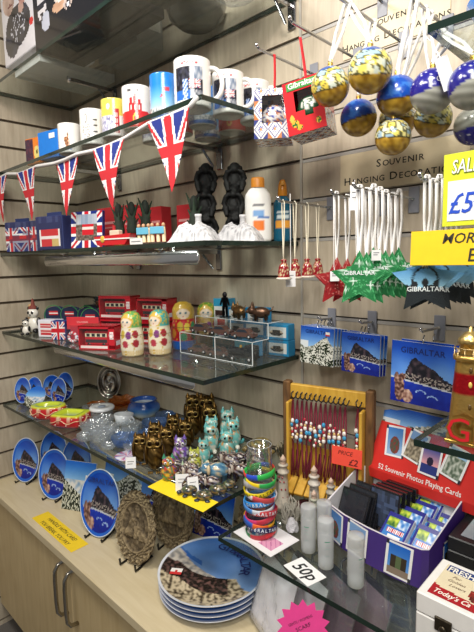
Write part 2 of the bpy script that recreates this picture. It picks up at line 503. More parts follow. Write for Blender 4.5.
# ---------------------------------------------------------------- cupboards and worktop below the shelves
def pull(mb, x, z0, z1, y):
    pts = [(x, y, z1), (x, y - .022, z1 - .004), (x, y - .032, z1 - .02)]
    pts += [(x, y - .034 , z1 + (z0 - z1) * t) for t in (.3, .5, .7)]
    pts += [(x, y - .032, z0 + .02), (x, y - .022, z0 + .004), (x, y, z0)]
    mb.tube(pts, .0062, hx('a8a49c'), 8)
def cupboard(x0, x1, label):
    t = thing('cupboard', label, 'cupboard', (x0, 0, FLOOR))
    w = x1 - x0; H = WT - .028 - FLOOR
    b = MB(); b.box(0, w, -.425, -.003, .09, H, m=0, b=.001)
    b.build('body', BEECH, t)
    MB().box(.01, w - .01, -.39, -.37, 0, .09, hx('3a342c')).build('plinth', SATIN, t)
    n = 2
    for i in range(n):
        a = w * i / n + .0015; c = w * (i + 1) / n - .0015
        d = MB().box(a, c, -.445, -.4255, .1, H - .002, b=.0015).build('door', BEECH, t)
        h = MB(); pull(h, (c - .03) if i == 0 else (a + .03), H - .185, H - .012, -.445)
        h.build('handle', CHROME, d)
    return t
cupboard(0.003, 1.325, 'pale maple cupboard with two bow-handled doors under the plate display')
cupboard(1.328, 2.65, 'pale maple cupboard under the hanging bags, right of the first one')
wt = MB().box(.002, 2.65, -.462, -.002, WT - .027, WT, b=.002).build('worktop', BEECHTOP)
tag(wt, 'long pale maple worktop over the cupboards, carrying plates on stands', 'worktop')

# ---------------------------------------------------------------- glass shelves
def glass_panel(mb, x0, x1, y0, y1, z0, z1):
    vs = [(x, y, z) for z in (z0, z1) for y in (y0, y1) for x in (x0, x1)]
    mb.add(vs, [(0, 2, 3, 1), (4, 5, 7, 6)], WHITE, 0)
    mb.add(vs, [(0, 1, 5, 4), (2, 6, 7, 3), (0, 4, 6, 2), (1, 3, 7, 5)], WHITE, 1)
def bracket_mb(x, d):
    b = MB()
    b.box(x - .012, x + .012, -.008, -.0015, -.075, -.012, hx('8e8e90'), b=.002)
    b.box(x - .004, x + .004, -d, -.007, -.026, -.0125, hx('b8b8ba'), b=.001)
    b.tube([(x, -d, -.019), (x, -d - .004, -.019)], .011, CH, 12)
    b.tube([(x, -.03, -.07), (x, -.075, -.022)], .004, hx('9a9a9c'))
    return b
def shelf(z, x0, x1, d, label, brs, rail=None, th=.011, group=None):
    t = thing('glass_shelf', label, 'shelf', (x0, 0, z), 0, group)
    g = MB(); glass_panel(g, 0, x1 - x0, -d, -.004, -th, 0)
    g.build('glass_panel', [GLASS, EDGE], t)
    for x in brs:
        bracket_mb(x - x0, d * .55).build('bracket', CHROME, t)
    if rail:
        r = MB(); a, b = rail[0] - x0, rail[1] - x0
        pts = [(a, -.30, -.036), (a + .004, -.30, -.036), (b - .004, -.30, -.036), (b, -.30, -.036)]
        n = 8; prof = [(.006 * cos(2 * pi * i / n), .017 * sin(2 * pi * i / n)) for i in range(n)]
        vs = [(x, -.30 + p[0] * k, -.036 + p[1] * k) for x, k in ((a, .4), (a + .006, 1), (b - .006, 1), (b, .4)) for p in prof]
        fs = [(i * n + j, i * n + (j + 1) % n, (i + 1) * n + (j + 1) % n, (i + 1) * n + j) for i in range(3) for j in range(n)]
        fs += [tuple(range(n)), tuple(range(3 * n, 4 * n))]
        r.add(vs, fs, CH, 0, True)
        for q in (.18, .5, .82):
            x = a + (b - a) * q
            r.tube([(x, -.30, -.022), (x, -.30, -.0125)], .004, CH, 8)
            r.lathe([(.016, -.0125), (.014, -.0145), (0, -.0165)], 14, CH, cx=x, cy=-.30)
        r.build('support_rail', BRIGHT, t, 'flat chrome rail')
    return t
SG = 'glass shelves of the corner display'
shelf(S0, .003, 1.19, .335, 'highest glass shelf, carrying large boxes at the top left', (.35, 1.175), None)
shelf(S1, .003, 1.188, .330, 'glass shelf carrying the row of souvenir mugs', (.35, .9), None)
shelf(S2, .003, 1.19, .335, 'glass shelf carrying the white rock models and black monkey statues', (.45, .885), (.32, 1.13))
shelf(S3, .003, 1.190, .352, 'glass shelf carrying nesting dolls and toy bus boxes', (.4, .98), (.345, 1.10))
shelf(S4, .003, 1.198, .372, 'glass shelf carrying owls, glassware and red ashtrays', (.4, .95), (.56, 1.02))
shelf(RS, 1.207, 2.35, .338, 'low right glass shelf carrying the wristbands, bottles and card display', (1.26, 1.9), None)
shelf(1.08, 1.65, 2.35, .31, 'glass shelf at the top right corner carrying a blue bowl', (2.1,), None)
shelf(.458, 1.640, 2.35, .30, 'glass shelf at the right carrying the golden lighthouse', (2.1,), None)

# ================================================================ TOP SHELF BOXES
def portrait(s, t):
    """white poster with a figure in a dark patterned jumper holding a round thing"""
    if ell_in(s, t, .92, .34, .07, .045): return hx('d02a2a')
    if ell_in(s, t, .70, .80, .12, .13): return mix(hx('9a6458'), hx('d0a498'), .5 + nz(s, t, 9))
    if ell_in(s, t, .64, .66, .09, .08): return hx('c09c90')
    if ell_in(s, t, .26, .90, .20, .22):
        if ell_in(s, t, .3, .80, .08, .02): return hx('7a4a48')
        return mix(hx('a08478'), hx('d8bcae'), .5 + nz(s, t, 6))
    if ell_in(s, t, .50, .44, .40, .30) or ell_in(s, t, .30, .30, .24, .26):
        if abs(nz(s, t, 9)) < .07 and ell_in(s, t, .5, .42, .24, .2): return hx('c8c8d0')
        return mix(hx('141620'), hx('34384a'), .4 + nz(s, t, 7))
    return hx('dedce2')
def puppet_print(s, t):
    """black box print with big cartoon eyes and paws in white"""
    for cx, cy, rx, ry in ((.40, .72, .11, .24), (.50, .38, .06, .10)):
        if ell_in(s, t, cx, cy, rx, ry):
            d = hypot((s - cx) / rx, (t - cy + .03) / ry)
            if d < .28: return hx('e8e4ec')
            if d < .55: return hx('181820')
            return mix(hx('b8a49c'), hx('f0e6e0'), .5 + nz(s, t, 5))
    if ell_in(s, t, .58, .70, .10, .34) or ell_in(s, t, .44, .44, .16, .10): return mix(hx('a87c60'), hx('d8b498'), .5 + nz(s, t, 7))
    if ell_in(s, t, .18, .36, .06, .15): return hx('b8bccc')
    if ell_in(s, t, .13, .66, .07, .26): return hx('d8d4d8') if nz(s, t, 10) > -.05 else hx('22222c')
    if .72 < s < .97 and .44 < t < .60: return hx('2a8ae0') if t > .5 or int(s * 60) % 3 else (hx('e0e0e0') if s < .84 else hx('38a058'))
    return hx('121218')
t = thing('gift_box', 'large white box with a portrait of a figure in a dark jumper, top left corner', 'box', (.175, -.325, S0))
MB().box(0, .25, 0, .2, .028, .36, hx('e6e6ea'), b=.001).build('carton', MATTE, t)
MB().pic(.246, .328, lambda s, q: portrait(s, q * 1.55 - .02), 50, 60, y=-.0012, x0=.002, z0=.03).build('front_print', GLOSS, t)
b = MB().box(.02, .22, .0, .275, 0.0005, .026, hx('dcdcda'), b=.001)
tag(b.build('flat_carton', MATTE), 'flat white cardboard box lying under the portrait box on the top shelf', 'box', (.165, -.30, S0))
t = thing('gift_box', 'large black box printed with big eyes and blue lettering, top left', 'box', (.432, -.33, S0))
MB().box(0, .44, 0, .16, 0.0005, .34, hx('17171c'), b=.001).build('carton', MATTE, t)
MB().pic(.436, .336, lambda s, q: puppet_print(s, q * 1.9), 60, 60, y=-.0012, x0=.002, z0=.002).build('front_print', GLOSS, t)
def dark_parcel(name, label, cat, loc, w, d, h, c1, c2, rz=0):
    t = thing(name, label, cat, loc, rz)
    MB().box(-w / 2, w / 2, -d / 2, d / 2, .0005, h, c1, b=.002).build('box_body', MATTE, t)
    m = MB().box(-w / 2 + .01, w / 2 - .01, -d / 2 - .001, -d / 2 - .0002, h * .55, h * .9, c2)
    m.box(w / 2 + .0002, w / 2 + .001, -d / 2 + .01, d / 2 - .01, h * .5, h * .85, c2)
    m.build('paper_band', MATTE, t)
dark_parcel('storage_box', 'grey banded box at the back of the highest shelf, seen through the glass', 'box', (.60, -.10, S0), .22, .10, .1, hx('8e8c88'), hx('c8c6c0'))
dark_parcel('storage_box', 'dark flat box right of the black printed box on the highest shelf', 'box', (.99, -.255, S0), .16, .12, .1, hx('3a3836'), hx('a8a6a0'))
t = thing('storage_box', 'plain grey carton under the stack of folded cloth packets', 'box', (.30, -.13, S1))
MB().box(-.08, .08, -.06, .06, .0005, .088, hx('5a544e'), b=.002).build('carton', MATTE, t)
MB().box(-.05, .05, -.0608, -.0602, .03, .06, hx('8a847c')).build('paper_band', MATTE, t)
# crinkled clear bag and dark bowl standing right on the highest shelf
def crumple(name, loc, r, mat, label, cat, seed=0, fz=.5):
    def disp(nx, ny, nz):
        return 1 + .35 * noise.noise(Vector((nx * 1.7 + seed, ny * 1.7, nz * 1.7)))
    mb = MB(); vs = []; rings, seg = 14, 22
    for i in range(rings + 1):
        th = pi * i / rings
        for k in range(seg):
            a = 2 * pi * k / seg
            n = (sin(th) * cos(a), sin(th) * sin(a), cos(th)); q = disp(*n)
            vs.append((n[0] * r[0] * q, n[1] * r[1] * q, max(.0005, r[2] * (1 + n[2] * q))))
    fs = [(i * seg + k, (i + 1) * seg + k, (i + 1) * seg + (k + 1) % seg, i * seg + (k + 1) % seg) for i in range(rings) for k in range(seg)]
    mb.add(vs, fs, hx('c8c8cc'), 0, False)
    o = mb.build(name, mat)
    tag(o, label, cat, loc)
    return o
crumple('plastic_bag', (1.07, -.09, S0), (.075, .05, .03), BAGPL, 'crinkled clear plastic bag on the right end of the highest shelf', 'bag', 3)
mb = MB(); mb.lathe([(0, 0.0005), (.05, .0005), (.075, .02), (.085, .05), (.08, .05), (.07, .02), (0, .008)], 32, hx('4a4642'))
tag(mb.build('bowl', GLOSS), 'dark round bowl on the highest shelf, seen from below', 'bowl', (.90, -.08, S0))

# ================================================================ MUG SHELF
def towel_print(s, t):
    if s < .42: return mix(hx('2e2440'), hx('8a3a3e'), hsh(int(s * 20), int(t * 14)) * .6)
    if s > .82 or t > .8: return hx('e8832c')
    if ell_in(s, t, .62, .4, .16, .3): return hx('e6d27c') if not ell_in(s, t, .62, .45, .05, .08) else hx('201810')
    return hx('e8832c')
t = thing('souvenir_packet', 'orange and purple packet with a yellow cartoon creature, left of the mugs', 'packet', (.275, -.262, S1), rad(14))
MB().box(-.05, .05, -.03, .03, .0005, .088, hx('e07c2c'), b=.002).build('carton', MATTE, t)
MB().pic(.096, .08, towel_print, 26, 22, y=-.0312, z0=.004).build('front_print', SATIN, t)
t = thing('souvenir_packet', 'plain bright blue packet with a small white sticker, left of the first mug', 'packet', (.385, -.266, S1), rad(12))
MB().box(-.05, .05, -.03, .03, .0005, .088, hx('1a7ad8'), b=.002).build('carton', MATTE, t)
MB().box(.01, .038, -.0312, -.0302, .062, .078, WHITE).build('sticker', MATTE, t, 'small white sticker')
for i in range(5):
    c = [hx('4a4644'), hx('8c4438'), hx('3e4a4e'), hx('5a4a42'), hx('36404a')][i]
    mb = MB().box(-.075, .075, -.05, .05, .0003, .0105, c, b=.002)
    mb.box(-.07, .06, -.0505, -.0501, .003, .008, hx('c8b8b0'))
    tag(mb.build('folded_tea_towel', CLOTH), 'flat dark folded cloth packet in the stack left of the mugs, ' + ['lowest of five', 'second from bottom', 'middle one', 'fourth from bottom', 'topmost of five'][i],
        'tea towel', (.30 + .006 * (i % 2), -.12 + .004 * i, S1 + .0885 + i * .0112), rad(-6 + 5 * i), 'folded tea towels left of the mugs')

def mug_paint(kind):
    def f(a, z, h):
        """a: angle, 0 = picture centre; z 0..h"""
        q = z / h; s = a / 1.05
        if kind == 'castle':
            if .84 < q < .90 and abs(s) < .5 and (int((s + 1) * 26) % 2): return hx('5a5658')
            if q < .40 and abs(abs(hypot(s * 1.0, (q - .22) * 1.2)) - .12) < .035 and q > .1: return hx('e8c24a')
            if q < .40 + .02 * cos(a * 3): return hx('d42c2c')
            if abs(s) < .42 and q < .56: return WHITE if ell_in(s, q, 0, .47, .06, .05) or ell_in(s, q, .25, .47, .05, .05) or ell_in(s, q, -.25, .47, .05, .05) else hx('b8242a')
            for cx, tp in ((0, .78), (-.28, .70), (.28, .70)):
                if abs(s - cx) < .085 and q < tp and not (q > tp - .05 and int((s - cx + 1) * 34) % 2): return hx('b8242a')
            return WHITE
        if kind == 'blue':
            if q < .10: return hx('2f64a8')
            sk = .24 + .05 * nz(s * 3, 0, 3)
            if q < sk: return mix(hx('5a6a72'), hx('f0ece6'), .6 + 1.2 * nz(s, q, 16))
            if .46 < q < .52 and abs(s) < .10 + (.52 - q): return hx('d03030')
            if .60 < q < .68 and abs(s) < .5 and int((s + 1) * 30) % 2: return hx('c23a4c')
            return mix(hx('a8d0f0'), hx('1f7fd6'), (q - .25) * 2)
        if kind == 'yellow':
            if .12 < s < .5 and .08 < q < .72:
                if abs(s - .31) < .14 and q < .62 and (int(q * 26) % 4 and int((s + 1) * 22) % 3): return hx('e8d8d4')
                return hx('b02834')
            if q > .55: return hx('f4f0e0') if ell_in(s, q, -.3, .78, .12, .08) else hx('e2d05a')
            if s < .1 and q > .1: return mix(hx('6a6a98'), hx('f0eef0'), .6 + 1.3 * nz(s, q, 12))
            return hx('eceaea')
        if kind == 'sketch':
            if abs(hypot(s + .35, (q - .72) * .8) - .09) < .02: return hx('8a8884')
            if abs(s - .3) < .22 and .08 < q < .72:
                if abs(s - .3) > .18 or int(q * 24) % 4 == 0 or abs(s - .3) < .02: return hx('2e2e32')
                return hx('d8d6d2')
            if -.7 < s < .05 and .1 < q < .55 + .1 * nz(s, 0, 9): return hx('8a8884') if abs(nz(s, q, 15)) < .06 else WHITE
            return WHITE
        if kind == 'monkey':
            if ell_in(s, q, 0, .34, .22, .18) or ell_in(s, q, .06, .58, .12, .1) or ell_in(s, q, -.1, .44, .2, .1): return mix(hx('6a4028'), hx('dca070'), .4 + 1.5 * nz(s, q, 14))
            if .08 < q < .15 and abs(s) < .35: return hx('3a5aa8') if int((s + 1) * 20) % 2 else WHITE
            return WHITE
        # photo mug: script line, night street, phone box, flag
        if abs(s) < .78 and .10 < q < .80:
            e = .55 + .06 * nz(s, 0, 8)
            if -.30 < s < -.02 and q < .52 and abs(s + q * .4) < .22: return hx('1c5cc0') if int((s + q) * 18) % 2 else hx('c8d8f0')
            if q < .30: return hx('2a6ac0') if s < .1 else mix(hx('303a4a'), hx('c8c8cc'), .5 + nz(s, q, 14))
            if .05 < s < .62 and .34 < q < .52: return union((s - .05) / .57, (q - .34) / .18)
            if s > .1 and q > .52: return mix(hx('6a7a92'), hx('c8ccd4'), .5 + nz(s, q, 8))
            return mix(hx('14161e'), hx('46465a'), .4 + nz(s, q, 12))
        if .84 < q < .90 + .02 * sin(s * 30) and abs(s) < .5 and abs(q - .87 - .02 * sin(s * 26)) < .016: return hx('d03848')
        return WHITE
    return f
def make_mug(label, kind, loc, rz, r=.038, h=.095, handle=True):
    n = 44
    t = thing('mug', label, 'mug', loc, rz, 'souvenir mugs on the glass shelf')
    f = mug_paint(kind); n = 44
    mb = MB()
    prof = [(0, .003), (r * .8, .003), (r * .82, .0005), (r * .96, .001)] + [(r, .003 + (h - .003) * i / n) for i in range(n + 1)] + [(r - .002, h + .001), (r - .004, h - .001), (r - .0045, h * .5), (r - .006, .008), (0, .006)]
    def col(a, z, i):
        a2 = (a + pi) % (2 * pi) - pi
        if 4 <= i <= 4 + n: return f(a2, z, h)
        return WHITE
    mb.lathe(prof, 90, col)
    mb.build('mug_body', GLOSS, t)
    if handle:
        pts = []
        for i in range(13):
            a = pi / 2 - pi * i / 12
            pts.append((r - .003 + .030 * cos(a) ** .8 if cos(a) > 0 else r - .003, 0, h * .52 + h * .34 * sin(a)))
        MB().tube(pts, .0055, WHITE, 10).build('handle', GLOSS, t)
    return t
mugs = [('white mug printed with brown monkeys, first in the row', 'monkey', (.487, -.265), 50, .036, .09, False),
        ('white mug with a grey sketched street scene, second in the row', 'sketch', (.632, -.265), 50, .037, .1, False),
        ('mug with yellow sky and red phone box, third in the row', 'yellow', (.752, -.265), 48, .036, .1, False),
        ('white and red mug with a red castle and golden key', 'castle', (.862, -.265), 48, .038, .106, False),
        ('slim blue mug with skyline photograph and small red crest', 'blue', (.978, -.265), 46, .034, .105, False),
        ('big white mug with photo panel and handle, at the shelf corner', 'photo', (1.094, -.272), 36, .042, .103, True),
        ('white photo mug directly behind the big corner mug', 'photo', (1.112, -.175), 30, .038, .096, True),
        ('white photo mug second behind the corner mug, near the tiled box', 'photo', (1.115, -.083), 25, .038, .096, True)]
for lb, k, p, rz, r, h, hd in mugs:
    make_mug(lb, k, (p[0], p[1], S1), rad(rz), r, h, hd)
for i, (x, y, k) in enumerate([(1.00, -.16, 'blue'), (1.01, -.06, 'castle'), (.90, -.155, 'castle'), (.91, -.06, 'blue'), (.78, -.15, 'yellow')]):
    make_mug(['blue mug behind the slim blue one, seen through the glass shelf', 'red-footed mug in the back corner row beside the photo mugs', 'red-footed mug behind the castle mug',
              'blue mug against the wall behind the castle mugs', 'yellow mug behind the phone box mug'][i], k, (x, y, S1), rad(20 + 13 * i), .037, .095, False)

# ---------------------------------------------------------------- union flag bunting along the mug shelf
bt = thing('flag_bunting', 'string of pointed union flag pennants hanging along the mug shelf edge', 'bunting', (0, -.335, 1.06))
tops = [(.01, .136, .012), (.238, .385, .002), (.515, .655, -.004), (.755, .905, -.006), (1.005, 1.155, .012)]
drop = .165
line = [(.0, 0, .02), (.03, 0, .014)]
for x0, x1, z in tops:
    line += [(x0, 0, z), ((x0 + x1) / 2, 0, z), (x1, 0, z + .004)]
line += [(1.18, 0, .03)]
mb = MB(); mb.tube(line, .0055, hx('dcdad8'), 6); mb.build('cord', CLOTH, bt, 'twisted white cord')
for x0, x1, z in tops:
    mb = MB(); w = (x1 - x0); n = 40; vs = []; fs = []; K = []
    xm = (x0 + x1) / 2 + .004
    for j in range(n):
        for i in range(n):
            def P(u, v):
                hw = w / 2 * (1 - v)
                return (xm + (u - .5) * 2 * hw, -.004 - .006 * sin(v * 3 + x0 * 9), z - drop * v)
            k = len(vs)
            u0, u1, v0, v1 = i / n, (i + 1) / n, j / n, (j + 1) / n
            vs += [P(u0, v0), P(u1, v0), P(u1, v1), P(u0, v1)]
            fs.append((k, k + 1, k + 2, k + 3))
            uu, vv = (u0 + u1) / 2, (v0 + v1) / 2
            xx = (uu - .5) * (1 - vv); yy = vv
            # cross centre at 45 % of the drop, saltire running from the top corners
            if abs(xx) < .085: c = hx('cc2a34')
            elif abs(yy - .46) < .075: c = hx('cc2a34')
            elif abs(xx) < .14 or abs(yy - .46) < .12: c = hx('f2f0f0')
            else:
                d = abs(abs(xx) - (.5 - yy * .78)) if yy < .46 else abs(abs(xx) - (yy - .46) * .75)
                c = hx('cc2a34') if d < .03 else (hx('f2f0f0') if d < .085 else hx('23348a'))
            K += [c] * 4
    mb.add(vs, fs, K)
    mb.V += [v + Vector((0, .0008, 0)) for v in mb.V[:len(vs)]]
    mb.F += [tuple(reversed([i + len(vs) for i in f])) for f in mb.F[:len(fs)]]
    mb.K += [[K[i] for i in reversed(f)] for f in fs]; mb.M += [0] * len(fs); mb.S += [False] * len(fs)
    mb.build('pennant', CLOTH, bt)

# ================================================================ SECOND SHELF : flag gifts, rock models, monkeys
def flag_packet(label, loc, rz, sunset=False):
    t = thing('souvenir_packet', label, 'packet', loc, rz, 'navy flag packets on the shelf under the bunting', 1.14)
    def f(s, t_):
        if t_ > .82: return hx('1e2a5c') if hsh(int(s * 9), 3) > .35 else hx('34406e')
        if sunset:
            if .12 < s < .92 and .08 < t_ < .62: return hx('e8e4e2') if (s < .18 or s > .86 or abs(t_ - .36) < .04) else (hx('c63038') if t_ > .36 or s < .6 else hx('c8b070'))
            return hx('1c2858')
        return mix(union((s * 1.3 + .2) % 1, (t_ * 1.1) % 1), hx('1c2858'), .45 if hsh(int(s * 7), int(t_ * 7)) > .45 else .05)
    MB().box(-.055, .055, -.022, .022, .0005, .096, hx('1f2c5e'), b=.002).build('carton', MATTE, t)
    MB().pic(.106, .092, f, 50, 44, y=-.0232, z0=.002).build('front_print', GLOSS, t)
    MB().box(-.03, .03, -.002, .002, .096, .108, hx('23305f'), b=.001).build('hang_tab', MATTE, t)
flag_packet('navy packet with union flag pattern at the left end of its shelf', (.150, -.30, S2), rad(20))
flag_packet('navy union flag packet standing second from the left, behind the bus packet', (.265, -.265, S2), rad(12))
flag_packet('navy packet with a red bus window print, beside the flag photo frame', (.425, -.305, S2), rad(15), True)
t = thing('photo_frame', 'square picture frame with union flag border around a red bus picture', 'picture frame', (.615, -.300, S2), rad(22), rx=rad(-5))
def fr_paint(s, t_):
    if .17 < s < .83 and .2 < t_ < .93:
        return london((s - .17) / .66, (t_ - .2) / .73)
    return union(s, t_)
MB().box(-.059, .059, 0, .012, .001, .112, hx('24347e'), b=.001).build('frame', SATIN, t)
MB().pic(.116, .109, fr_paint, 44, 40, y=-.0008, z0=.002).build('picture', GLOSS, t)
MB().box(-.008, .008, .012, .05, .001, .06, hx('2a2a2a')).build('easel_back', MATTE, t)
# red boxes behind
for i, (u, y, w, h, lb) in enumerate([(103, -.14, .17, .125, 'wide red box with white lettering band behind the flag picture frame'),
                                       (140, -.17, .075, .105, 'red box behind the red toy boat'), (158, -.05, .085, .115, 'red box at the back, left of the white rock models'),
                                       (122, -.06, .07, .12, 'tall red box in the back row behind the toy boat')]):
    t = thing('gift_box', lb, 'box', ((.55, .70, .82, .66)[i], y, S2), rad(5), 'red boxes at the back of the shelf', 1.1)
    MB().box(-w / 2, w / 2, -.02, .02, .0005, h, hx('c22830'), b=.001).build('carton', MATTE, t)
    m = MB(); m.box(-w * .4, w * .4, -.0208, -.0202, h * .6, h * .66, hx('e09a98')); m.box(-w * .35, w * .3, -.0208, -.0202, h * .5, h * .53, hx('d88884'))
    m.build('lettering_band', MATTE, t)
# red toy boat
t = thing('toy_boat', 'small red toy boat with white stripe beside the flag picture frame', 'toy boat', (.775, -.30, S2), rad(12), s=1.12)
hull = [(-.062, .026), (-.05, .004), (.045, .004), (.068, .03)]
m = MB(); m.prism(hull, -.012, .012, hx('c81e28')); m.build('hull', GLOSS, t)
m = MB(); m.box(-.06, .066, -.0135, .0135, .017, .020, WHITE); m.ell((-.03, -.0125, .019), (.008, .002, .009), hx('e0b848'), 10, 6); m.build('stripe', GLOSS, t)
m = MB(); m.box(-.01, .022, -.008, .008, .026, .04, hx('d8c8b0'), b=.002); m.cyl(.004, .04, .052, hx('c02830')); m.build('cabin', SATIN, t)
def guard(label, loc, k, green=True):
    """slim dark souvenir figure with a tall dark head-dress and gold stand"""
    t = thing('souvenir_figure', label, 'figurine', loc, rad(25 * k), 'tall dark figures behind the toy boat', 1.45)
    MB().lathe([(0, .0005), (.012, .0005), (.012, .006), (.006, .01), (.005, .016), (0, .017)], 12, hx('b08a3c')).build('stand', METAL, t)
    b = MB(); b.lathe([(.0, .014), (.009, .016), (.011, .035), (.008, .055), (.006, .06), (0, .062)], 12, hx('222c22'))
    for q in range(10):
        a = q * 2.4; b.tube([(.004 * cos(a), .004 * sin(a), .03 + q * .004), (.014 * cos(a), .014 * sin(a), .038 + q * .006)], [.004, .001], hx('1e3220'), 5)
    b.build('body', STONE, t)
    MB().ell((0, 0, .072), (.008, .008, .016), hx('1a241c'), 10, 7).build('hat', STONE, t)
for k, (x, y) in enumerate([(.715, -.245), (.775, -.240), (.835, -.235), (.985, -.185)]):
    guard('slim dark green figure, ' + ['directly behind the toy boat', 'behind the right end of the toy boat', 'behind the small blue signs', 'between the blue signs and the white rock models'][k], (x, y, S2), k)
# tiny figures holding a blue sign
for k, (x, y) in enumerate([(.915, -.298), (.962, -.288)]):
    t = thing('souvenir_figure', 'tiny pale figures with light blue sign, ' + ['left one above the white price label', 'right one beside the white rock'][k], 'figurine', (x, y, S2), rad(15 + k * 10), 'tiny figures with blue signs')
    MB().box(-.02, .02, -.008, .008, .0005, .006, hx('4a3a34'), b=.001).build('stand', SATIN, t)
    m = MB()
    for sx in (-.016, 0, .016):
        m.tube([(sx, 0, .006), (sx, 0, .03), (sx + .002, 0, .045)], [.005, .0055, .002], hx('d8c29c'), 8); m.ell((sx, -.001, .048), (.005, .005, .006), hx('c89a74'), 8, 6)
    m.build('people', SATIN, t)
    m = MB().box(-.02, .02, -.008, -.006, .026, .044, hx('6ab4d2'), b=.001); m.build('sign_board', SATIN, t)
m = MB().box(-.024, .024, -.001, .001, 0, .015, WHITE); m.box(-.018, .018, -.0014, -.001, .006, .0085, hx('8a8a8a'))
tag(m.build('price_label', MATTE), 'blank white price label on the shelf edge under the blue signs', 'label', (.930, -.3335, S2 + .0006), rad(5))

# white rock models
def rock_model(label, loc, rz, s=1):
    t = thing('rock_model', label, 'rock model', loc, rz, 'white rock models', s)
    nx, ny = 44, 26; vs = []; K = []
    for j in range(ny + 1):
        for i in range(nx + 1):
            x = (i / nx - .5) * .125; y = (j / ny - .5) * .07
            e = max(0, 1 - (abs(x) / .0625) ** 4) * max(0, 1 - (abs(y) / .035) ** 3)
            h = interp(x, [(-.0625, .006), (-.05, .02), (-.03, .045), (-.018, .05), (-.004, .038), (.02, .046), (.04, .042), (.055, .025), (.0625, .006)])
            n = noise.noise(Vector((x * 60, y * 60, 1.3))) * .008 + noise.noise(Vector((x * 160, y * 160, 4))) * .004
            vs.append((x, y, .0005 + max(0, h * e ** .5 + n * e)))
            K.append(mix(hx('dcdcde'), hx('77777c'), max(0, noise.noise(Vector((x * 220, y * 220, vs[-1][2] * 220)))) * 1.3))
    fs = [(j * (nx + 1) + i, j * (nx + 1) + i + 1, (j + 1) * (nx + 1) + i + 1, (j + 1) * (nx + 1) + i) for j in range(ny) for i in range(nx)]
    m = MB(); m.add(vs, fs, K, 0, False); m.build('rock_mass', STONE, t)
    m = MB(); m.lathe([(.008, .03), (.0072, .062), (.0085, .063), (.0085, .068), (.006, .068), (0, .067)], 10, hx('eaeaec'), cx=.012)
    m.build('watch_tower', STONE, t)
    return t
r1 = rock_model('white model of a rocky headland with tower, left one before the monkey statues', (1.052, -.245, S2), rad(22), 1.02)
dup(r1, 'white model of a rocky headland with tower, right one beside the sun cream bottle', (1.122, -.160, S2), rad(22), .98)

# stacked black monkeys
def monkey_totem(label, loc, rz, s):
    m = MB()
    for k in range(3):
        z = .052 * k; o = .002 * (-1) ** k
        m.ell((o, 0, z + .026), (.0165, .016, .027), BLACK, 14, 9)
        m.ell((o, -.004, z + .055), (.0135, .013, .014), BLACK, 12, 8)
        m.ell((o, -.014, z + .052), (.008, .006, .007), BLACK, 10, 6)
        for sx in (-1, 1):
            m.ell((o + sx * .0135, 0, z + .057), (.004, .003, .005), BLACK, 8, 5)
            m.tube([(o + sx * .014, -.002, z + .04), (o + sx * .021, -.010, z + .034), (o + sx * .016, -.013, z + .048), (o + sx * .009, -.014, z + .058 - .005 * k)], [.007, .0065, .0055, .005], BLACK, 8)
            m.tube([(o + sx * .010, -.002, z + .012), (o + sx * .018, -.014, z + .024), (o + sx * .014, -.02, z + .006)], [.009, .0075, .005], BLACK, 8)
    m.cyl(.022, .0005, .008, BLACK, 16)
    o = m.build('monkey_statue', BLKRES)
    rm = o.modifiers.new('merge', 'REMESH'); rm.mode = 'VOXEL'; rm.voxel_size = .0022; rm.use_smooth_shade = True
    tag(o, label, 'statue', loc, rz, 'black monkey statues', s)
monkey_totem('black statue of stacked monkeys, left and larger of the pair', (.945, -.105, S2), rad(42), 1.30)
monkey_totem('black statue of stacked monkeys, right one nearer the sun cream bottle', (1.028, -.075, S2), rad(42), 1.26)

# sun cream bottle and spray
def cream_paint(a, z, i):
    if .045 < z < .05 and abs(a - 0) < .9: return hx('3a70b8')
    if abs(a) < .8 or abs(a - 2 * pi) < .8:
        q = min(a, abs(a - 2 * pi))
        if .05 < z < .062: return hx('7aa6d8') if q < .5 else WHITE
        if .022 < z < .04 and q < .4: return hx('e87a2c')
        if .07 < z < .074 and q < .45: return hx('333a44')
    return hx('ecece8')
t = thing('sun_cream_bottle', 'white sun cream bottle with orange cap and blue print', 'bottle', (1.140, -.105, S2), rad(45), s=1.26)
m = MB(); m.lathe([(0, .0005), (.024, .0005), (.0265, .004)] + [(.0265, .004 + .08 * i / 20) for i in range(1, 21)] + [(.025, .094), (.018, .104), (.012, .108), (0, .108)], 36, cream_paint, sy=.62)
m.build('bottle_body', SATIN, t)
m = MB().lathe([(.0135, .1075), (.0135, .124), (.012, .127), (0, .127)], 24, hx('d88a2a'), sy=.8); m.build('cap', SATIN, t, 'orange cap')
t = thing('sun_oil_spray', 'dark teal spray bottle with amber nozzle beside the white bottle', 'bottle', (1.162, -.033, S2), rad(40), s=1.12)
def spray_paint(a, z, i):
    q = min(a, abs(a - 2 * pi))
    if q < .8 and .03 < z < .048: return hx('e8a03a')
    if q < .7 and (.055 < z < .06 or .066 < z < .07): return hx('d8e4e4')
    return hx('0e5a76')
m = MB(); m.lathe([(0, .0005), (.02, .0005), (.022, .004)] + [(.022, .004 + .085 * i / 20) for i in range(1, 21)] + [(.014, .102), (.009, .106), (0, .106)], 32, spray_paint, sy=.75)
m.build('bottle_body', GLOSS, t)
m = MB(); m.lathe([(.010, .105), (.0115, .11), (.010, .13), (.006, .142), (0, .143)], 16, hx('d88a1c')); m.box(-.004, .004, -.018, 0, .128, .136, hx('e09a28'), b=.001); m.build('spray_nozzle', GLOSS, t, 'amber nozzle')

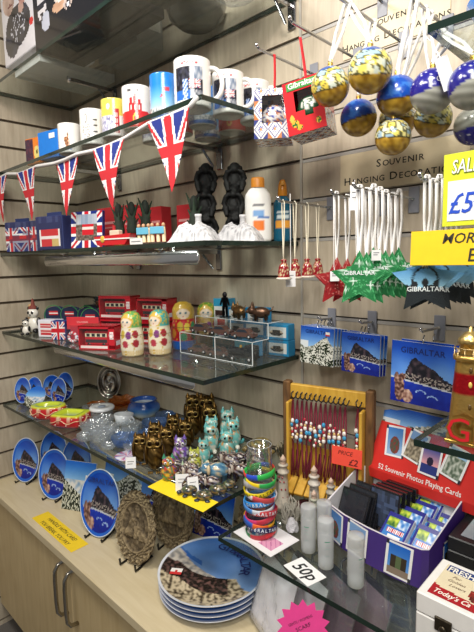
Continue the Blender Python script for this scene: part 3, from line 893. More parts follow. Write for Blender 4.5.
# ================================================================ THIRD SHELF : pandas, packets, bus boxes, nesting dolls, cars
def panda_parts(t, s=1, o=(0, 0)):
    x, y = o; W = hx('eeeadf'); B = hx('1a1818')
    m = MB(); m.ell((x, y, .024 * s), (.02 * s, .018 * s, .025 * s), W, 16, 10); m.ell((x, y - .003 * s, .06 * s), (.017 * s, .015 * s, .016 * s), W, 16, 10)
    m.build('body', GLOSS, t)
    m = MB()
    for sx in (-1, 1):
        m.ell((x + sx * .013 * s, y, .074 * s), (.006 * s, .004 * s, .006 * s), B, 10, 6)
        m.ell((x + sx * .006 * s, y - .0165 * s, .062 * s), (.0042 * s, .002 * s, .005 * s), B, 10, 6)
        m.ell((x + sx * .02 * s, y - .006 * s, .034 * s), (.007 * s, .009 * s, .014 * s), B, 10, 6)
        m.ell((x + sx * .014 * s, y - .016 * s, .008 * s), (.009 * s, .011 * s, .008 * s), B, 10, 6)
    m.ell((x, y - .018 * s, .056 * s), (.003 * s, .002 * s, .002 * s), B, 8, 5)
    m.build('markings', GLOSS, t)
t = thing('panda_figurine', 'black and white sitting panda with a reddish hat at the left end of the shelf', 'figurine', (.150, -.285, S3), rad(35), s=1.2)
panda_parts(t, 1.05)
MB().lathe([(.014, .0), (.013, .006), (.006, .012), (.003, .03), (0, .034)], 14, hx('7a3a30'), cx=0, cy=0, cz=.076).build('hat', STONE, t)
t = thing('panda_figurine', 'small panda cub figurine in front of the hatted panda', 'figurine', (.185, -.330, S3), rad(40), s=1.15)
panda_parts(t, .62)
t = thing('wooden_figurine', 'brown wooden figurine with a raised arm behind the pandas', 'figurine', (.075, -.262, S3), rad(20), s=1.15)
m = MB(); m.ell((0, 0, .022), (.018, .014, .022), hx('8a5a3a'), 12, 8); m.tube([(0, 0, .035), (.003, 0, .06), (.0, 0, .075)], [.012, .009, .006], hx('b48a5c'), 10); m.ell((0, -.001, .08), (.01, .009, .011), hx('c8a070'), 12, 8)
m.build('body', STONE, t)
MB().tube([(.008, 0, .06), (.02, -.004, .075), (.018, -.004, .1)], [.004, .0035, .003], hx('8a4a34'), 8).build('arm', STONE, t)

def arch_pack(label, loc, rz):
    t = thing('souvenir_packet', label, 'packet', loc, rz, 'navy round-topped packets on the nesting doll shelf', 1.3)
    n = 14; w = .032; h = .05
    poly = [(-w, .001)] + [(w, .001)] + [(w * cos(pi * i / n), h + w * .75 * sin(pi * i / n)) for i in range(n + 1)]
    m = MB(); m.prism(poly, -.012, .012, hx('1b2748'), side=hx('2a3a66')); m.build('carton', MATTE, t)
    m = MB(); p2 = [(x * .92, .002 + z * .94) for x, z in poly]
    m.ring(w * .9, .001, hx('4aa05a'), 24, 4, c=(0, -.0125, h), axis='y'); m.box(-.014, .014, -.0136, -.0124, .05, .062, hx('c83038')); m.box(-.014, .014, -.0138, -.0125, .054, .057, WHITE)
    m.box(-.012, .012, -.0134, -.0124, .02, .026, hx('9ab0d0'))
    m.build('front_print', MATTE, t)
    return t
a0 = arch_pack('navy round-topped packet, leftmost of the row behind the bus boxes', (.19, -.215, S3), rad(35))
for lb, p in [('navy round-topped packet second from left behind the clear flag boxes', (.26, -.185, S3)), ('navy round-topped packet third from left behind the red box', (.335, -.155, S3)),
              ('navy round-topped packet rightmost of the row, touching the rear bus box', (.41, -.125, S3)), ('navy round-topped packet in the corner behind its row', (.425, -.19, S3))]:
    dup(a0, lb, p, rad(32), 1.3)
t = thing('souvenir_packet', 'white packet with two red bus pictures right of the pandas', 'packet', (.298, -.285, S3), rad(28))
def two_bus(s, q):
    if .1 < s < .82 and (.12 < q < .44 or .54 < q < .86): return hx('cc3a40') if int(q * 30) % 4 else hx('f0d0cc')
    if s > .82: return hx('28387a')
    return hx('eceaf0')
MB().box(-.04, .04, -.02, .02, .0005, .062, hx('d4d4e4'), b=.002).build('carton', MATTE, t); MB().pic(.078, .058, two_bus, 26, 20, y=-.0212, z0=.002).build('front_print', GLOSS, t)
t = thing('souvenir_packet', 'upright union flag packet beside the two-bus packet', 'packet', (.388, -.292, S3), rad(35))
MB().box(-.026, .026, -.018, .018, .0005, .066, hx('22347c'), b=.002).build('carton', MATTE, t); MB().pic(.05, .062, union, 24, 26, y=-.0192, z0=.002).build('front_print', GLOSS, t)

def bus_box(label, loc, rz, s=1, card=True):
    """windowed red toy box with a cream-windowed double-deck bus inside"""
    t = thing('toy_bus_box', label, 'toy box', loc, rz, 'red windowed toy bus boxes', s)
    R_ = hx('c62230')
    m = MB(); w, d, h = .055, .025, .066
    m.box(-w, w, d - .002, d, .0005, h, R_); m.box(-w, w, -d, d, .0005, .003, R_); m.box(-w, w, -d, d, h - .003, h, R_)
    m.box(-w, -w + .003, -d, d, .003, h, R_); m.box(w - .018, w, -d, d, .003, h, R_)
    m.box(-w, w, -d, -d + .0015, .003, .013, R_); m.box(-w, w, -d, -d + .0015, h - .008, h, R_)
    m.build('carton', GLOSS, t)
    m = MB(); m.box(-w + .006, w - .022, -d - .0004, -d + .0002, .004, .011, hx('e8d8d4')); m.box(w - .014, w - .003, -d - .0004, -d + .0002, .03, .05, hx('f0e8e8')); m.box(w + .0001, w + .0006, -d + .008, d - .01, .012, .024, hx('e8e4f0'))
    m.ring(.006, .0015, hx('e8c8c8'), 16, 4, c=(w - .009, -d - .0004, .04), axis='y')
    m.build('lettering', MATTE, t)
    g = MB(); g.add([(-w + .003, -d + .0004, .013), (w - .018, -d + .0004, .013), (w - .018, -d + .0004, h - .008), (-w + .003, -d + .0004, h - .008)], [(0, 1, 2, 3)], WHITE); g.build('window', ACRYL, t)
    b = MB(); b.box(-.044, .03, -.014, .012, .010, .05, hx('c8202e'), b=.003)
    b.box(-.040, .026, -.0146, -.0138, .034, .044, hx('ece4c0')); b.box(-.040, .026, -.0146, -.0138, .018, .027, hx('3a3034'))
    for q in range(4): b.box(-.036 + q * .016, -.026 + q * .016, -.015, -.0144, .035, .043, hx('24262c'))
    for q in (-.03, .016): b.ell((q, -.0135, .0105), (.0068, .003, .0068), hx('1a1a1a'), 10, 6)
    b.build('toy_bus', GLOSS, t)
    return t
bb = bus_box('red toy bus box at the front left of the nesting dolls', (.655, -.292, S3), rad(30), 1.10)
dup(bb, 'red toy bus box at the back, lower one of the left stack', (.560, -.165, S3), rad(24), 1.12)
dup(bb, 'red toy bus box at the back, on top of the left stack', (.565, -.165, S3 + .0742), rad(22), 1.15)
dup(bb, 'red toy bus box at the back, lower one behind the nesting dolls', (.715, -.125, S3), rad(20), 1.1)
dup(bb, 'red toy bus box at the back, upper one behind the nesting dolls', (.718, -.125, S3 + .0732), rad(16), 1.1)
dup(bb, 'red toy box rearmost against the wall behind the red nesting doll', (.77, -.033, S3), rad(2), 1.1)
# clear boxes with flag sunglasses and red header card
t = thing('clear_gift_box', 'clear box with union flag keepsake and wide red header card', 'gift box', (.505, -.285, S3), rad(30))
m = MB(); w, d, h = .048, .022, .055
m.box(-w, w, -d, d, .0005, h, WHITE); m.build('clear_box', ACRYL, t)
m = MB(); m.box(-w + .004, w - .004, d - .004, d - .001, .003, h - .002, hx('b42a3c')); m.build('backing_card', MATTE, t)
m = MB(); m.ring(.014, .005, lambda a: hx('c8202c') if int(a * 3) % 2 else hx('eeeef4'), 24, 6, c=(-.018, -.012, .02), axis='y'); m.ring(.014, .005, lambda a: hx('26367e') if int(a * 3) % 2 else hx('eeeef4'), 24, 6, c=(.018, -.012, .02), axis='y'); m.build('keepsake', GLOSS, t)
m = MB(); m.box(-w - .012, w + .012, d, d + .002, .04, .082, hx('d0303a'), b=.0008); m.text('SOUVENIR', .009, hx('f0b8b4'), 0, d - .0006, .062); m.build('header_card', MATTE, t, 'red header card')

def doll_paint(kind):
    bg, dress, scarf = {'white': (hx('e8e0c8'), hx('e4dcc4'), hx('6aa85a')), 'white2': (hx('e6dcc4'), hx('e2d8bc'), hx('4aa8a0')),
                        'red': (hx('c4262c'), hx('b81e28'), hx('c8a23a')), 'green': (hx('dcc890'), hx('c8a868'), hx('6a9a3a'))}[kind]
    def f(a, z, i):
        q = z / .12
        a = (a + pi) % (2 * pi) - pi
        if kind != 'red' and q < .13: return hx('c8a23a') if (int(a * 9) + int(q * 30)) % 2 else bg
        if kind == 'red' and q < .2: return hx('1e62c0')
        if ell_in(a, q, 0, .76, .62, .105):
            if ell_in(a, q, -.22, .775, .1, .02) or ell_in(a, q, .22, .775, .1, .02): return hx('3a6a7a')
            if ell_in(a, q, 0, .71, .1, .012): return hx('c02838')
            return hx('f0dcc4')
        if ell_in(a, q, 0, .79, .82, .15): return hx('d8b04a')
        if q > .64: return mix(scarf, hx('d8b848'), .8 if hsh(int(a * 5), int(q * 26)) > .6 else 0)
        if ell_in(a, q, .32, .48, .26, .09): return hx('7c3a78') if kind != 'red' else hx('d8c24a')
        if ell_in(a, q, -.3, .5, .25, .1): return hx('c2a83a')
        if ell_in(a, q, .95, .5, .28, .09) or ell_in(a, q, .95, .3, .28, .09): return hx('9c2832') if kind != 'red' else hx('2a8a5c')
        if ell_in(a, q, 0, .28, .3, .08): return hx('b03a48') if kind != 'red' else hx('3a9a6a')
        if ell_in(a, q, -.9, .35, .25, .1): return hx('c88a2c')
        if hsh(int(a * 8), int(q * 24)) > .9: return hx('c8a23a')
        return dress
    return f
def nesting_doll(kind, label, loc, rz, s):
    t = thing('nesting_doll', label, 'nesting doll', loc, rz, 'painted nesting dolls', s)
    H = .12
    P = [(0, .0005), (.026, .0005), (.029, .003), (.031, .02), (.0315, .04), (.030, .06), (.0275, .074), (.0272, .082), (.028, .092), (.026, .104), (.02, .114), (.01, .1195), (0, .12)]
    fine = []
    for (r0, z0), (r1, z1) in zip(P, P[1:]):
        n = max(1, int(hypot(r1 - r0, z1 - z0) / .0022))
        fine += [(r0 + (r1 - r0) * i / n, z0 + (z1 - z0) * i / n) for i in range(n)]
    fine.append(P[-1])
    MB().lathe(fine, 64, doll_paint(kind)).build('doll_body', PAINT, t)
    MB().ring(.0304, .0006, hx('8a6a3a'), 48, 4, c=(0, 0, .0575)).build('seam', PAINT, t)
nesting_doll('white', 'cream nesting doll with green headscarf, front left of the dolls', (.822, -.290, S3), rad(20), 1.04)
nesting_doll('white2', 'cream nesting doll with teal headscarf, second behind the front one', (.868, -.228, S3), rad(20), 1.06)
nesting_doll('red', 'red nesting doll with blue foot', (.862, -.135, S3), rad(50), 1.18)
nesting_doll('green', 'cream and olive nesting doll behind the acrylic display, right of the red doll', (.868, -.045, S3), rad(40), 1.10)

# dark hedgehog-like figures hanging and standing in the corner
def spiky(label, loc, s=1):
    t = thing('bristly_figurine', label, 'figurine', loc, rad(40), 'dark bristly figurines in the corner', s)
    m = MB(); m.ell((0, 0, .018), (.018, .02, .018), hx('223038'), 14, 9)
    for q in range(40):
        a = q * 2.399; z = 1 - (q + .5) / 40 * 1.3; r = sqrt(max(0, 1 - z * z))
        d = Vector((r * cos(a), r * sin(a), z))
        if d.y < -.55: continue
        m.tube([Vector((0, 0, .018)) + d * .016, Vector((0, 0, .018)) + d * .028], [.003, .0006], hx('2a4450'), 4)
    m.build('body', STONE, t)
    m = MB(); m.ell((0, -.02, .014), (.009, .012, .009), hx('8a5a44'), 10, 7); m.ell((0, -.032, .015), (.003, .003, .003), BLACK, 8, 5); m.build('snout', STONE, t)
    return t
    return t
s0 = spiky('dark bristly figurine on top of the corner packets, left one', (.24, -.055, S3 + .086), 1.0)
m = MB().box(-.13, .13, -.03, .03, 0.0005, .0855, hx('1a2238'), b=.002)
tag(m.build('storage_box', MATTE), 'long dark navy box along the wall in the shelf corner, under the bristly figurines', 'box', (.26, -.038, S3))
dup(s0, 'dark bristly figurine on top of the corner packets, right one', (.345, -.05, S3 + .086), rad(60), .9)

# acrylic two-step display with model cars
t = thing('acrylic_display', 'two-step clear acrylic stand holding small model cars at the shelf corner', 'display stand', (1.045, -.125, S3), rad(0))
def sheet(mb, x0, x1, y0, y1, z0, z1): mb.box(x0, x1, y0, y1, z0, z1, WHITE)
A = MB(); th = .0015
sheet(A, -.14, .14, -.06, -.06 + th, 0.001, .06); sheet(A, -.14, .14, .06 - th, .06, .001, .10); sheet(A, -.14, .14, 0, th, .001, .10)
for x in (-.14, .005, .14 - th): sheet(A, x, x + th, -.06, .06, .001, .06)
sheet(A, -.14, .14, -.06, .0, .0585, .06); sheet(A, -.14, .14, 0, .06, .0985, .10)
A.build('clear_panels', ACRYL, t)
E_ = MB(); ec = hx('dfe6e6')
for x in (-.14, .005, .1385):
    E_.box(x, x + .002, -.0608, -.0598, .001, .061, ec); E_.box(x, x + .002, -.0608, 0, .0594, .0606, ec); E_.box(x, x + .002, -.0004, .0004, .06, .101, ec); E_.box(x, x + .002, 0, .06, .0994, .1006, ec)
E_.box(-.14, .14, -.0608, -.0598, .0594, .0606, ec); E_.box(-.14, .14, -.0006, .0004, .0994, .1006, ec); E_.box(-.14, .14, -.0608, -.0598, .001, .0022, ec)
E_.build('polished_edges', SATIN, t)
def model_car(name, label, cat, c, loc, rz, s=1, train=False):
    t = thing(name, label, cat, loc, rz, None if train else 'small die-cast cars on the acrylic stand', s)
    m = MB()
    if train:
        m.box(-.036, .036, -.01, .01, .008, .013, c, b=.001); m.tube([(-.034, 0, .021), (.008, 0, .021)], .009, c, 12)
        m.box(.008, .034, -.011, .011, .012, .036, c, b=.002); m.cyl(.0035, .028, .042, c, 10, cx=-.026); m.cyl(.003, .028, .035, hx('b09040'), 10, cx=-.006)
    else:
        m.prism([(-.033, .006), (.033, .006), (.034, .014), (.02, .017), (.01, .026), (-.012, .026), (-.02, .017), (-.034, .014)], -.012, .012, c)
    m.build('car_body' if not train else 'engine_body', GLOSS, t)
    if not train:
        m = MB(); m.prism([(.017, .0175), (.009, .0245), (-.011, .0245), (-.017, .0175)], -.0123, .0123, hx('26303a')); m.build('windows', GLOSS, t)
    for q in (-.021, .021):
        m = MB()
        for sy in (-1, 1): m.ell((q, sy * .0115, .0065), (.0065, .0025, .0065), hx('141414'), 12, 6); m.ell((q, sy * .0135, .0065), (.003, .001, .003), hx('b8b8b8'), 8, 4)
        m.build('wheels', SATIN, t)
    return t
model_car('model_train', 'black model steam engine in the front right of the acrylic stand', 'model train', hx('10161c'), (1.125, -.155, S3 + .0005), rad(12), 1.2, True)
c0 = model_car('model_car', 'dark copper model car in the front left of the acrylic stand', 'model car', hx('5a4038'), (1.035, -.155, S3 + .0005), rad(15))
for lb, p, rz in [('dark model car at the left end of the acrylic step, near the dolls', (.955, -.155, S3 + .0005), 15), ('brown model car on top of the lower acrylic step, left', (.965, -.155, S3 + .0605), 12),
                  ('brown model car on top of the lower acrylic step, middle', (1.045, -.155, S3 + .0605), 12), ('brown model car on top of the lower acrylic step, right', (1.13, -.155, S3 + .0605), 10)]:
    dup(c0, lb, p, rad(rz))
# teal boxes with car pictures
def car_box(label, loc, rz, s=1, teal=False):
    t = thing('model_car_box', label, 'box', loc, rz, 'teal model car boxes', s)
    def f(a, b):
        if teal: return hx('2a9ab0') if not (.1 < a < .6 and .4 < b < .6) else hx('5ab8c8')
        if a < .08 or a > .92 or b < .14 or b > .86: return hx('2a8ec0')
        x, y = (a - .5) / .3, (b - .45) / .22
        if x * x + y * y < 1: return hx('3a342e') if y < 0 or abs(x) < .55 else hx('c8b49a')
        return hx('dcdfdc')
    MB().box(-.036, .036, -.018, .018, .0005, .043, hx('2384b4'), b=.001).build('carton', MATTE, t)
    MB().pic(.07, .04, f, 30, 20, y=-.0188, z0=.002).build('front_print', GLOSS, t)
    return t
cb = car_box('teal box with car picture, lowest at the right end by the shelf corner', (1.150, -.034, S3), rad(8))
dup(cb, 'teal box with car picture stacked on the rightmost box', (1.149, -.035, S3 + .0436), rad(9))
dup(cb, 'teal box with car picture, lower one second from right', (1.070, -.032, S3), rad(3))
dup(cb, 'teal box with car picture, middle of the stack second from right', (1.070, -.032, S3 + .0436), rad(4))
dup(cb, 'teal box with car picture, top of the stack second from right', (1.072, -.032, S3 + .0872), rad(4), .9)
dup(cb, 'teal box with car picture, lower one third from right behind the stand', (.995, -.030, S3), rad(2), .95)
dup(cb, 'teal box with car picture, middle of the stack third from right', (.995, -.030, S3 + .0416), rad(2), .95)
dup(cb, 'teal box with car picture, top of the stack third from right', (.995, -.030, S3 + .0832), rad(2), .9)
cb2 = car_box('plain teal box standing inside the acrylic stand behind the engine', (1.000, -.092, S3), rad(2), 1.05, True)
dup(cb2, 'plain teal box behind the acrylic stand, under the brown cars', (1.085, -.092, S3), rad(2), 1.0)
t = thing('model_car_box', 'upright white and teal box with red side, left end of the teal boxes', 'box', (.925, -.024, S3), rad(4), None)
MB().box(-.026, .026, -.02, .02, .0005, .145, hx('d8dcdc'), b=.001).build('carton', MATTE, t)
m = MB().box(-.0262, .0262, -.0202, .0202, .122, .1455, hx('2a96c0')); m.box(-.012, .018, -.0206, -.02, .05, .085, hx('c83a3a')); m.box(-.02, .02, -.0206, -.02, .095, .11, hx('3a2a2a')); m.build('front_print', GLOSS, t)

# bronze piglet and cat on the upper acrylic step, small hanging man
BRZ = hx('8a6a44')
def critter(name, label, cat, loc, rz, col, s=1, ear=.006, snout=True, mat=METAL, tail=True, group=None):
    t = thing(name, label, cat, loc, rz, group, s)
    m = MB(); m.ell((0, 0, .022), (.026, .016, .016), col, 16, 10); m.ell((-.026, 0, .028), (.013, .012, .012), col, 14, 9)
    if snout: m.ell((-.038, 0, .025), (.006, .006, .005), col, 10, 6)
    for sx in (-.014, .014):
        for sy in (-.008, .008): m.tube([(sx, sy, .018), (sx, sy, .001)], [.006, .004], col, 8)
    if tail: m.tube([(.025, 0, .026), (.033, .002, .032), (.034, .004, .04)], [.003, .002, .001], col, 6)
    m.build('body', mat, t)
    for sy in (-1, 1):
        e = MB(); e.lathe([(ear * .7, 0), (0, ear * 2.2)], 8, col, cx=-.024, cy=sy * .007, cz=.036); e.build('ear', mat, t)
    return t
critter('bronze_figurine', 'round bronze piglet on top of the acrylic stand', 'figurine', (1.055, -.095, S3 + .1005), rad(-20), BRZ, .95)
critter('bronze_figurine', 'slim bronze animal with raised tail on the acrylic stand, right of the piglet', 'figurine', (1.135, -.095, S3 + .1005), rad(30), hx('6a5040'), .95, ear=.008)
m = MB(); m.ell((0, 0, .045), (.005, .004, .006), hx('3a3a3e'), 10, 7); m.tube([(0, 0, .04), (0, 0, .022)], [.006, .005], hx('3a3a3e'), 8)
for sx in (-1, 1): m.tube([(sx * .003, 0, .022), (sx * .004, 0, .001)], [.0035, .0025], hx('3a3a3e'), 6); m.tube([(sx * .005, 0, .038), (sx * .009, -.002, .024)], [.0025, .002], hx('3a3a3e'), 6)
m.cyl(.012, .0002, .0015, hx('2a2a2e'), 12)
tag(m.build('bronze_figurine', METAL), 'tiny dark standing metal man on the acrylic stand, left of the bronze piglet', 'figurine', (1.000, -.095, S3 + .1005), rad(30), None, 1.4)

# ================================================================ FOURTH SHELF
def oval_plate(label, loc, rz, s=1., paint=None, mat=GLOSS, group='oval souvenir plates on stands', lean=-12, w=.074, h=.096, easel=True, res=(34, 80)):
    """upright plate on a small black easel; s=1 -> about 19 cm tall"""
    t = thing('souvenir_plate', label, 'plate', loc, rz, group, s)
    b = MB().at(0, 0, .004, rx=rad(lean))
    f = paint or (lambda a, c: (hx('1d62cc') if hypot(a, c) > .86 else rock_scene((a / .86 + 1) / 2, (c / .86 + 1) / 2)))
    b.disc(w, h, f, res[0], res[1], prof=lambda q: .008 * q ** 3, cz=h)
    b.disc(w, h, lambda a, c: hx('d8dce2'), 2, 64, prof=lambda q: -.0045 + .010 * q, cz=h, smooth=False)
    rim = [(w * cos(2 * pi * i / 64), -.0065, h + h * sin(2 * pi * i / 64)) for i in range(65)]
    b.tube(rim, .0022, hx('cfdcea'), 6, caps=False)
    b.build('plate_dish', mat, t)
    if easel:
        e = MB(); k = hx('14120f')
        for sx in (-1, 1):
            x = sx * w * .42
            e.tube([(x, -.024, .012), (x, -.022, .004), (x, -.006, .0035), (x * .7, .05, .0035)], .0032, k, 6)
            e.tube([(x, .006, .004), (x * .5, .034, .085)], .0028, k, 6)
        e.tube([(0, .034, .088), (0, .058, .0035)], .0028, k, 6); e.tube([(-w * .3, .05, .0035), (w * .3, .05, .0035)], .0028, k, 6)
        e.build('easel', SATIN, t, 'black plastic easel')
    return t
op = oval_plate('small oval blue plate, leftmost at the back of the glassware shelf', (.062, -.320, S4), rad(24), .53)
for lb, p, rz, s in [('small oval blue plate second from left on the glassware shelf', (.100, -.290, S4), 24, .54), ('small narrow blue plate turned sideways at the left wall of the glassware shelf', (.080, -.205, S4), 50, .48),
                     ('small oval blue plate at the back right of the little plates', (.155, -.190, S4), 22, .58), ('small oval blue plate in front of the back right one', (.195, -.235, S4), 18, .54)]:
    dup(op, lb, p, rad(rz), s)
t = thing('souvenir_plate', 'small blue plate leaning back with white coastline, middle of the little plates', 'plate', (.157, -.322, S4), rad(30), 'oval souvenir plates on stands', .52)
b = MB().at(0, 0, .004, rx=rad(-38)); b.disc(.085, .085, lambda a, c: coast_scene((a + 1) / 2, (c + 1) / 2 + .1), 16, 48, prof=lambda q: .008 * q ** 3, cz=.085); b.disc(.085, .085, lambda a, c: WHITE, 2, 48, prof=lambda q: -.0045 + .01 * q, cz=.085, smooth=False)
b.build('plate_dish', GLOSS, t)
MB().tube([(-.02, .02, .05), (-.02, .09, .003), (.02, .09, .003), (.02, .02, .05)], .003, BLACK, 6).build('easel', SATIN, t)

# red and yellow ashtrays
def ashtray(label, loc, rz, square, s=1):
    t = thing('painted_ashtray', label, 'ashtray', loc, rz, 'red and yellow painted ashtrays', s)
    m = MB(); rf = (lambda a: 1 / max(abs(cos(a)), abs(sin(a))) ** .8) if square else (lambda a: 1 + .08 * cos(2 * a))
    seg = 64; prof = [(0, .001), (.038, .001), (.046, .01), (.046, .03), (.043, .036), (.03, .036), (.026, .03), (.02, .012), (0, .010)]
    vs = []; K = []
    for i, (r, z) in enumerate(prof):
        for k in range(seg):
            a = 2 * pi * k / seg; q = rf(a); wv = .016 + .006 * sin(a * 5)
            vs.append((r * q * cos(a), r * q * sin(a) * .8, z))
            K.append(hx('1e4a9c') if i >= 7 else hx('c8d838') if i >= 4 else (hx('e8c8a8') if i == 3 and sin(a * 9) > .6 else hx('c8242c')))
    # painted outer wall in fine rings
    m.add(vs, [(i * seg + k, i * seg + (k + 1) % seg, (i + 1) * seg + (k + 1) % seg, (i + 1) * seg + k) for i in range(len(prof) - 1) for k in range(seg)], K, 0, True)
    m.build('dish', GLOSS, t)
    m = MB(); pts = []
    for k in range(65):
        a = 2 * pi * k / 64; q = rf(a) * .0468; pts.append((q * cos(a), q * sin(a) * .8, .019 + .005 * sin(a * 6)))
    m.tube(pts, .0011, hx('eec8a0'), 5, caps=False)
    for k in range(18):
        a = 2 * pi * k / 18; q = rf(a) * .0466; m.ell((q * cos(a), q * sin(a) * .8, .010 + .018 * (k % 2)), (.0018, .0018, .0018), hx('f0e0d0'), 6, 4)
    m.build('painted_trim', GLOSS, t)
ashtray('oval red ashtray with yellow-green rim, behind the square one', (.305, -.320, S4), rad(40), False, 1.3)
ashtray('square red ashtray with yellow-green rim, at the shelf front', (.445, -.305, S4), rad(30), True, 1.22)

# silver platter on edge, orange glass, blue pot
t = thing('silver_platter', 'small oval polished silver platter standing upright against the back wall', 'platter', (.275, -.055, S4), rad(42), None, 1.15)
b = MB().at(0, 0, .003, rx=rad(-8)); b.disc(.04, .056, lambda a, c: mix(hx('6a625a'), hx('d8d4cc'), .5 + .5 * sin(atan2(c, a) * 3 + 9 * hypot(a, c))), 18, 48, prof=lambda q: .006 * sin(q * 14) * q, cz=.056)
rim = [(.04 * cos(2 * pi * i / 48), -.005, .056 + .056 * sin(2 * pi * i / 48)) for i in range(49)]; b.tube(rim, .003, hx('c8c2b8'), 8, caps=False); b.build('dish', CHROME, t)
MB().tube([(-.015, -.01, .006), (0, .03, .004), (.015, -.01, .006)], .0025, hx('2a2622'), 6).build('easel', SATIN, t)
def glass_bowl(name, label, loc, r, h, mat, s=1, group=None, wav=0., col=WHITE, cat='glass dish'):
    m = MB(); seg = 28; prof = [(0, .001), (r * .6, .001), (r * .8, h * .3), (r, h), (r * .93, h), (r * .72, h * .35), (0, h * .25)]
    vs = []
    for i, (rr, z) in enumerate(prof):
        for k in range(seg):
            a = 2 * pi * k / seg; q = 1 + wav * cos(a * 7) * (rr / r)
            vs.append((rr * q * cos(a), rr * q * sin(a), z + wav * .02 * sin(a * 5) * (z / h)))
    m.add(vs, [(i * seg + k, i * seg + (k + 1) % seg, (i + 1) * seg + (k + 1) % seg, (i + 1) * seg + k) for i in range(len(prof) - 1) for k in range(seg)], col, 0, wav < .05)
    return tag(m.build(name, mat), label, cat, loc, random.random() * 3, group, s)
glass_bowl('glass_dish', 'amber orange glass dish behind the crystal ones', (.425, -.09, S4), .055, .022, AMBER, wav=.14)
glass_bowl('glass_dish', 'amber glass dish stacked on the other amber dish', (.428, -.092, S4 + .0225), .046, .018, AMBER, wav=.14)
glass_bowl('glass_dish', 'small silvery clear dish between the oval ashtray and the amber glass', (.37, -.18, S4), .042, .018, CRYST, wav=.08)
t = thing('lidded_jar', 'clear jar with a round white lid among the crystal', 'jar', (.478, -.205, S4), 0, s=1.05)
MB().lathe([(0, .001), (.032, .001), (.036, .008), (.036, .034), (.032, .038)], 28, WHITE).build('jar_glass', CRYST, t)
m = MB().lathe([(.041, .037), (.042, .042), (.038, .046), (.022, .046), (.018, .043), (0, .043)], 32, hx('e6e8ec')); m.ell((0, 0, .045), (.014, .014, .002), hx('a8b4c8'), 14, 6); m.build('lid', GLOSS, t, 'round white lid')
def pot_paint(a, z, i):
    if z > .046: return hx('1c4a9a')
    if z > .03: return mix(hx('1c4a9a'), hx('2a66b8'), .5 + .5 * sin(a * 4))
    return mix(hx('e4ecee'), hx('3a78c0'), (z - .008) / .024 + .1 * sin(a * 7))
m = MB(); m.lathe([(0, .001), (.034, .001), (.046, .01), (.054, .022), (.056, .03), (.053, .04), (.046, .048), (.042, .054), (.046, .058), (.040, .058), (.037, .052), (.035, .04)], 40, pot_paint)
m.lathe([(.036, .045), (0, .045)], 30, hx('cfd4d4'))
tag(m.build('ceramic_pot', GLOSS), 'squat blue and white ceramic pot at the back of the glassware shelf', 'pot', (.560, -.085, S4), 0, None, 1.05)
t = thing('white_cup', 'tilted white porcelain cup among the crystal dishes', 'cup', (.590, -.190, S4), rad(20), None, 1, rx=rad(-6))
MB().lathe([(0, .004), (.02, .003), (.028, .014), (.033, .04), (.031, .04), (.026, .016), (0, .01)], 32, hx('e4eaf0')).build('cup_bowl', GLOSS, t)
MB().tube([(.03 + .012 * sin(pi * i / 8), 0, .034 - .022 * i / 8) for i in range(9)], .003, hx('e0e6ee'), 8).build('handle', GLOSS, t)
glass_bowl('glass_dish', 'cut crystal dish at the front beside the square ashtray', (.585, -.295, S4), .046, .036, CRYST, wav=.07)
glass_bowl('glass_dish', 'cut crystal dish at the very shelf front, left of the owls', (.665, -.318, S4), .044, .038, CRYST, wav=.07)
glass_bowl('glass_dish', 'cut crystal dish behind the two front ones', (.540, -.235, S4), .036, .03, CRYST, wav=.07)
glass_bowl('glass_dish', 'blue and clear glass dish just left of the front owls', (.745, -.285, S4), .040, .03, BLUEGL, wav=.08)
glass_bowl('glass_dish', 'blue swirled glass dish behind the tilted cup', (.695, -.14, S4), .044, .026, BLUEGL, wav=.08)
glass_bowl('glass_dish', 'clear glass dish with blue flecks, right of the tilted cup', (.690, -.225, S4), .034, .04, CRYST, wav=.06)
glass_bowl('glass_dish', 'dark blue glass dish at the back, behind the bronze owls', (.77, -.09, S4), .044, .026, BLUEGL, wav=.06)
glass_bowl('glass_dish', 'smoky dark glass ring dish between white lid and tilted cup', (.52, -.135, S4), .035, .024, ACRYL, wav=.02)
def flag_dish(a, z, i): return [hx('d8d8e8'), hx('c83a4a'), hx('3a5ab8'), hx('e6e6ee')][int((a * 4 + i)) % 4]
m = MB().lathe([(0, .001), (.03, .001), (.034, .006), (.03, .008), (0, .004)], 28, flag_dish)
tag(m.build('trinket_dish', GLOSS), 'flat red white and blue trinket dish at the shelf edge left of the owls', 'dish', (.825, -.330, S4))

for k, (x, y, r, h, mt) in enumerate([(.615, -.345, .026, .022, CRYST), (.705, -.275, .034, .03, CRYST), (.635, -.265, .030, .034, CRYST), (.50, -.27, .026, .016, CRYST), (.42, -.235, .032, .016, CRYST), (.80, -.295, .026, .02, CRYST), (.755, -.205, .034, .024, BLUEGL), (.65, -.06, .036, .02, BLUEGL), (.73, -.33, .024, .014, CRYST), (.33, -.145, .036, .014, AMBER)]):
    glass_bowl('glass_dish', ['tiny crystal dish at the shelf edge before the crystal bowls', 'crystal dish between the front crystal bowl and the cup', 'crystal dish in the middle of the crystal group', 'small crystal dish behind the square ashtray', 'flat crystal dish behind the oval ashtray',
        'small clear dish left of the front owls', 'blue glass dish left of the second row owls', 'blue glass dish right of the blue and white pot', 'flat clear dish at the shelf edge beside the trinket dish', 'flat amber dish at the back behind the oval ashtray'][k], (x, y, S4), r, h, mt, wav=.07)
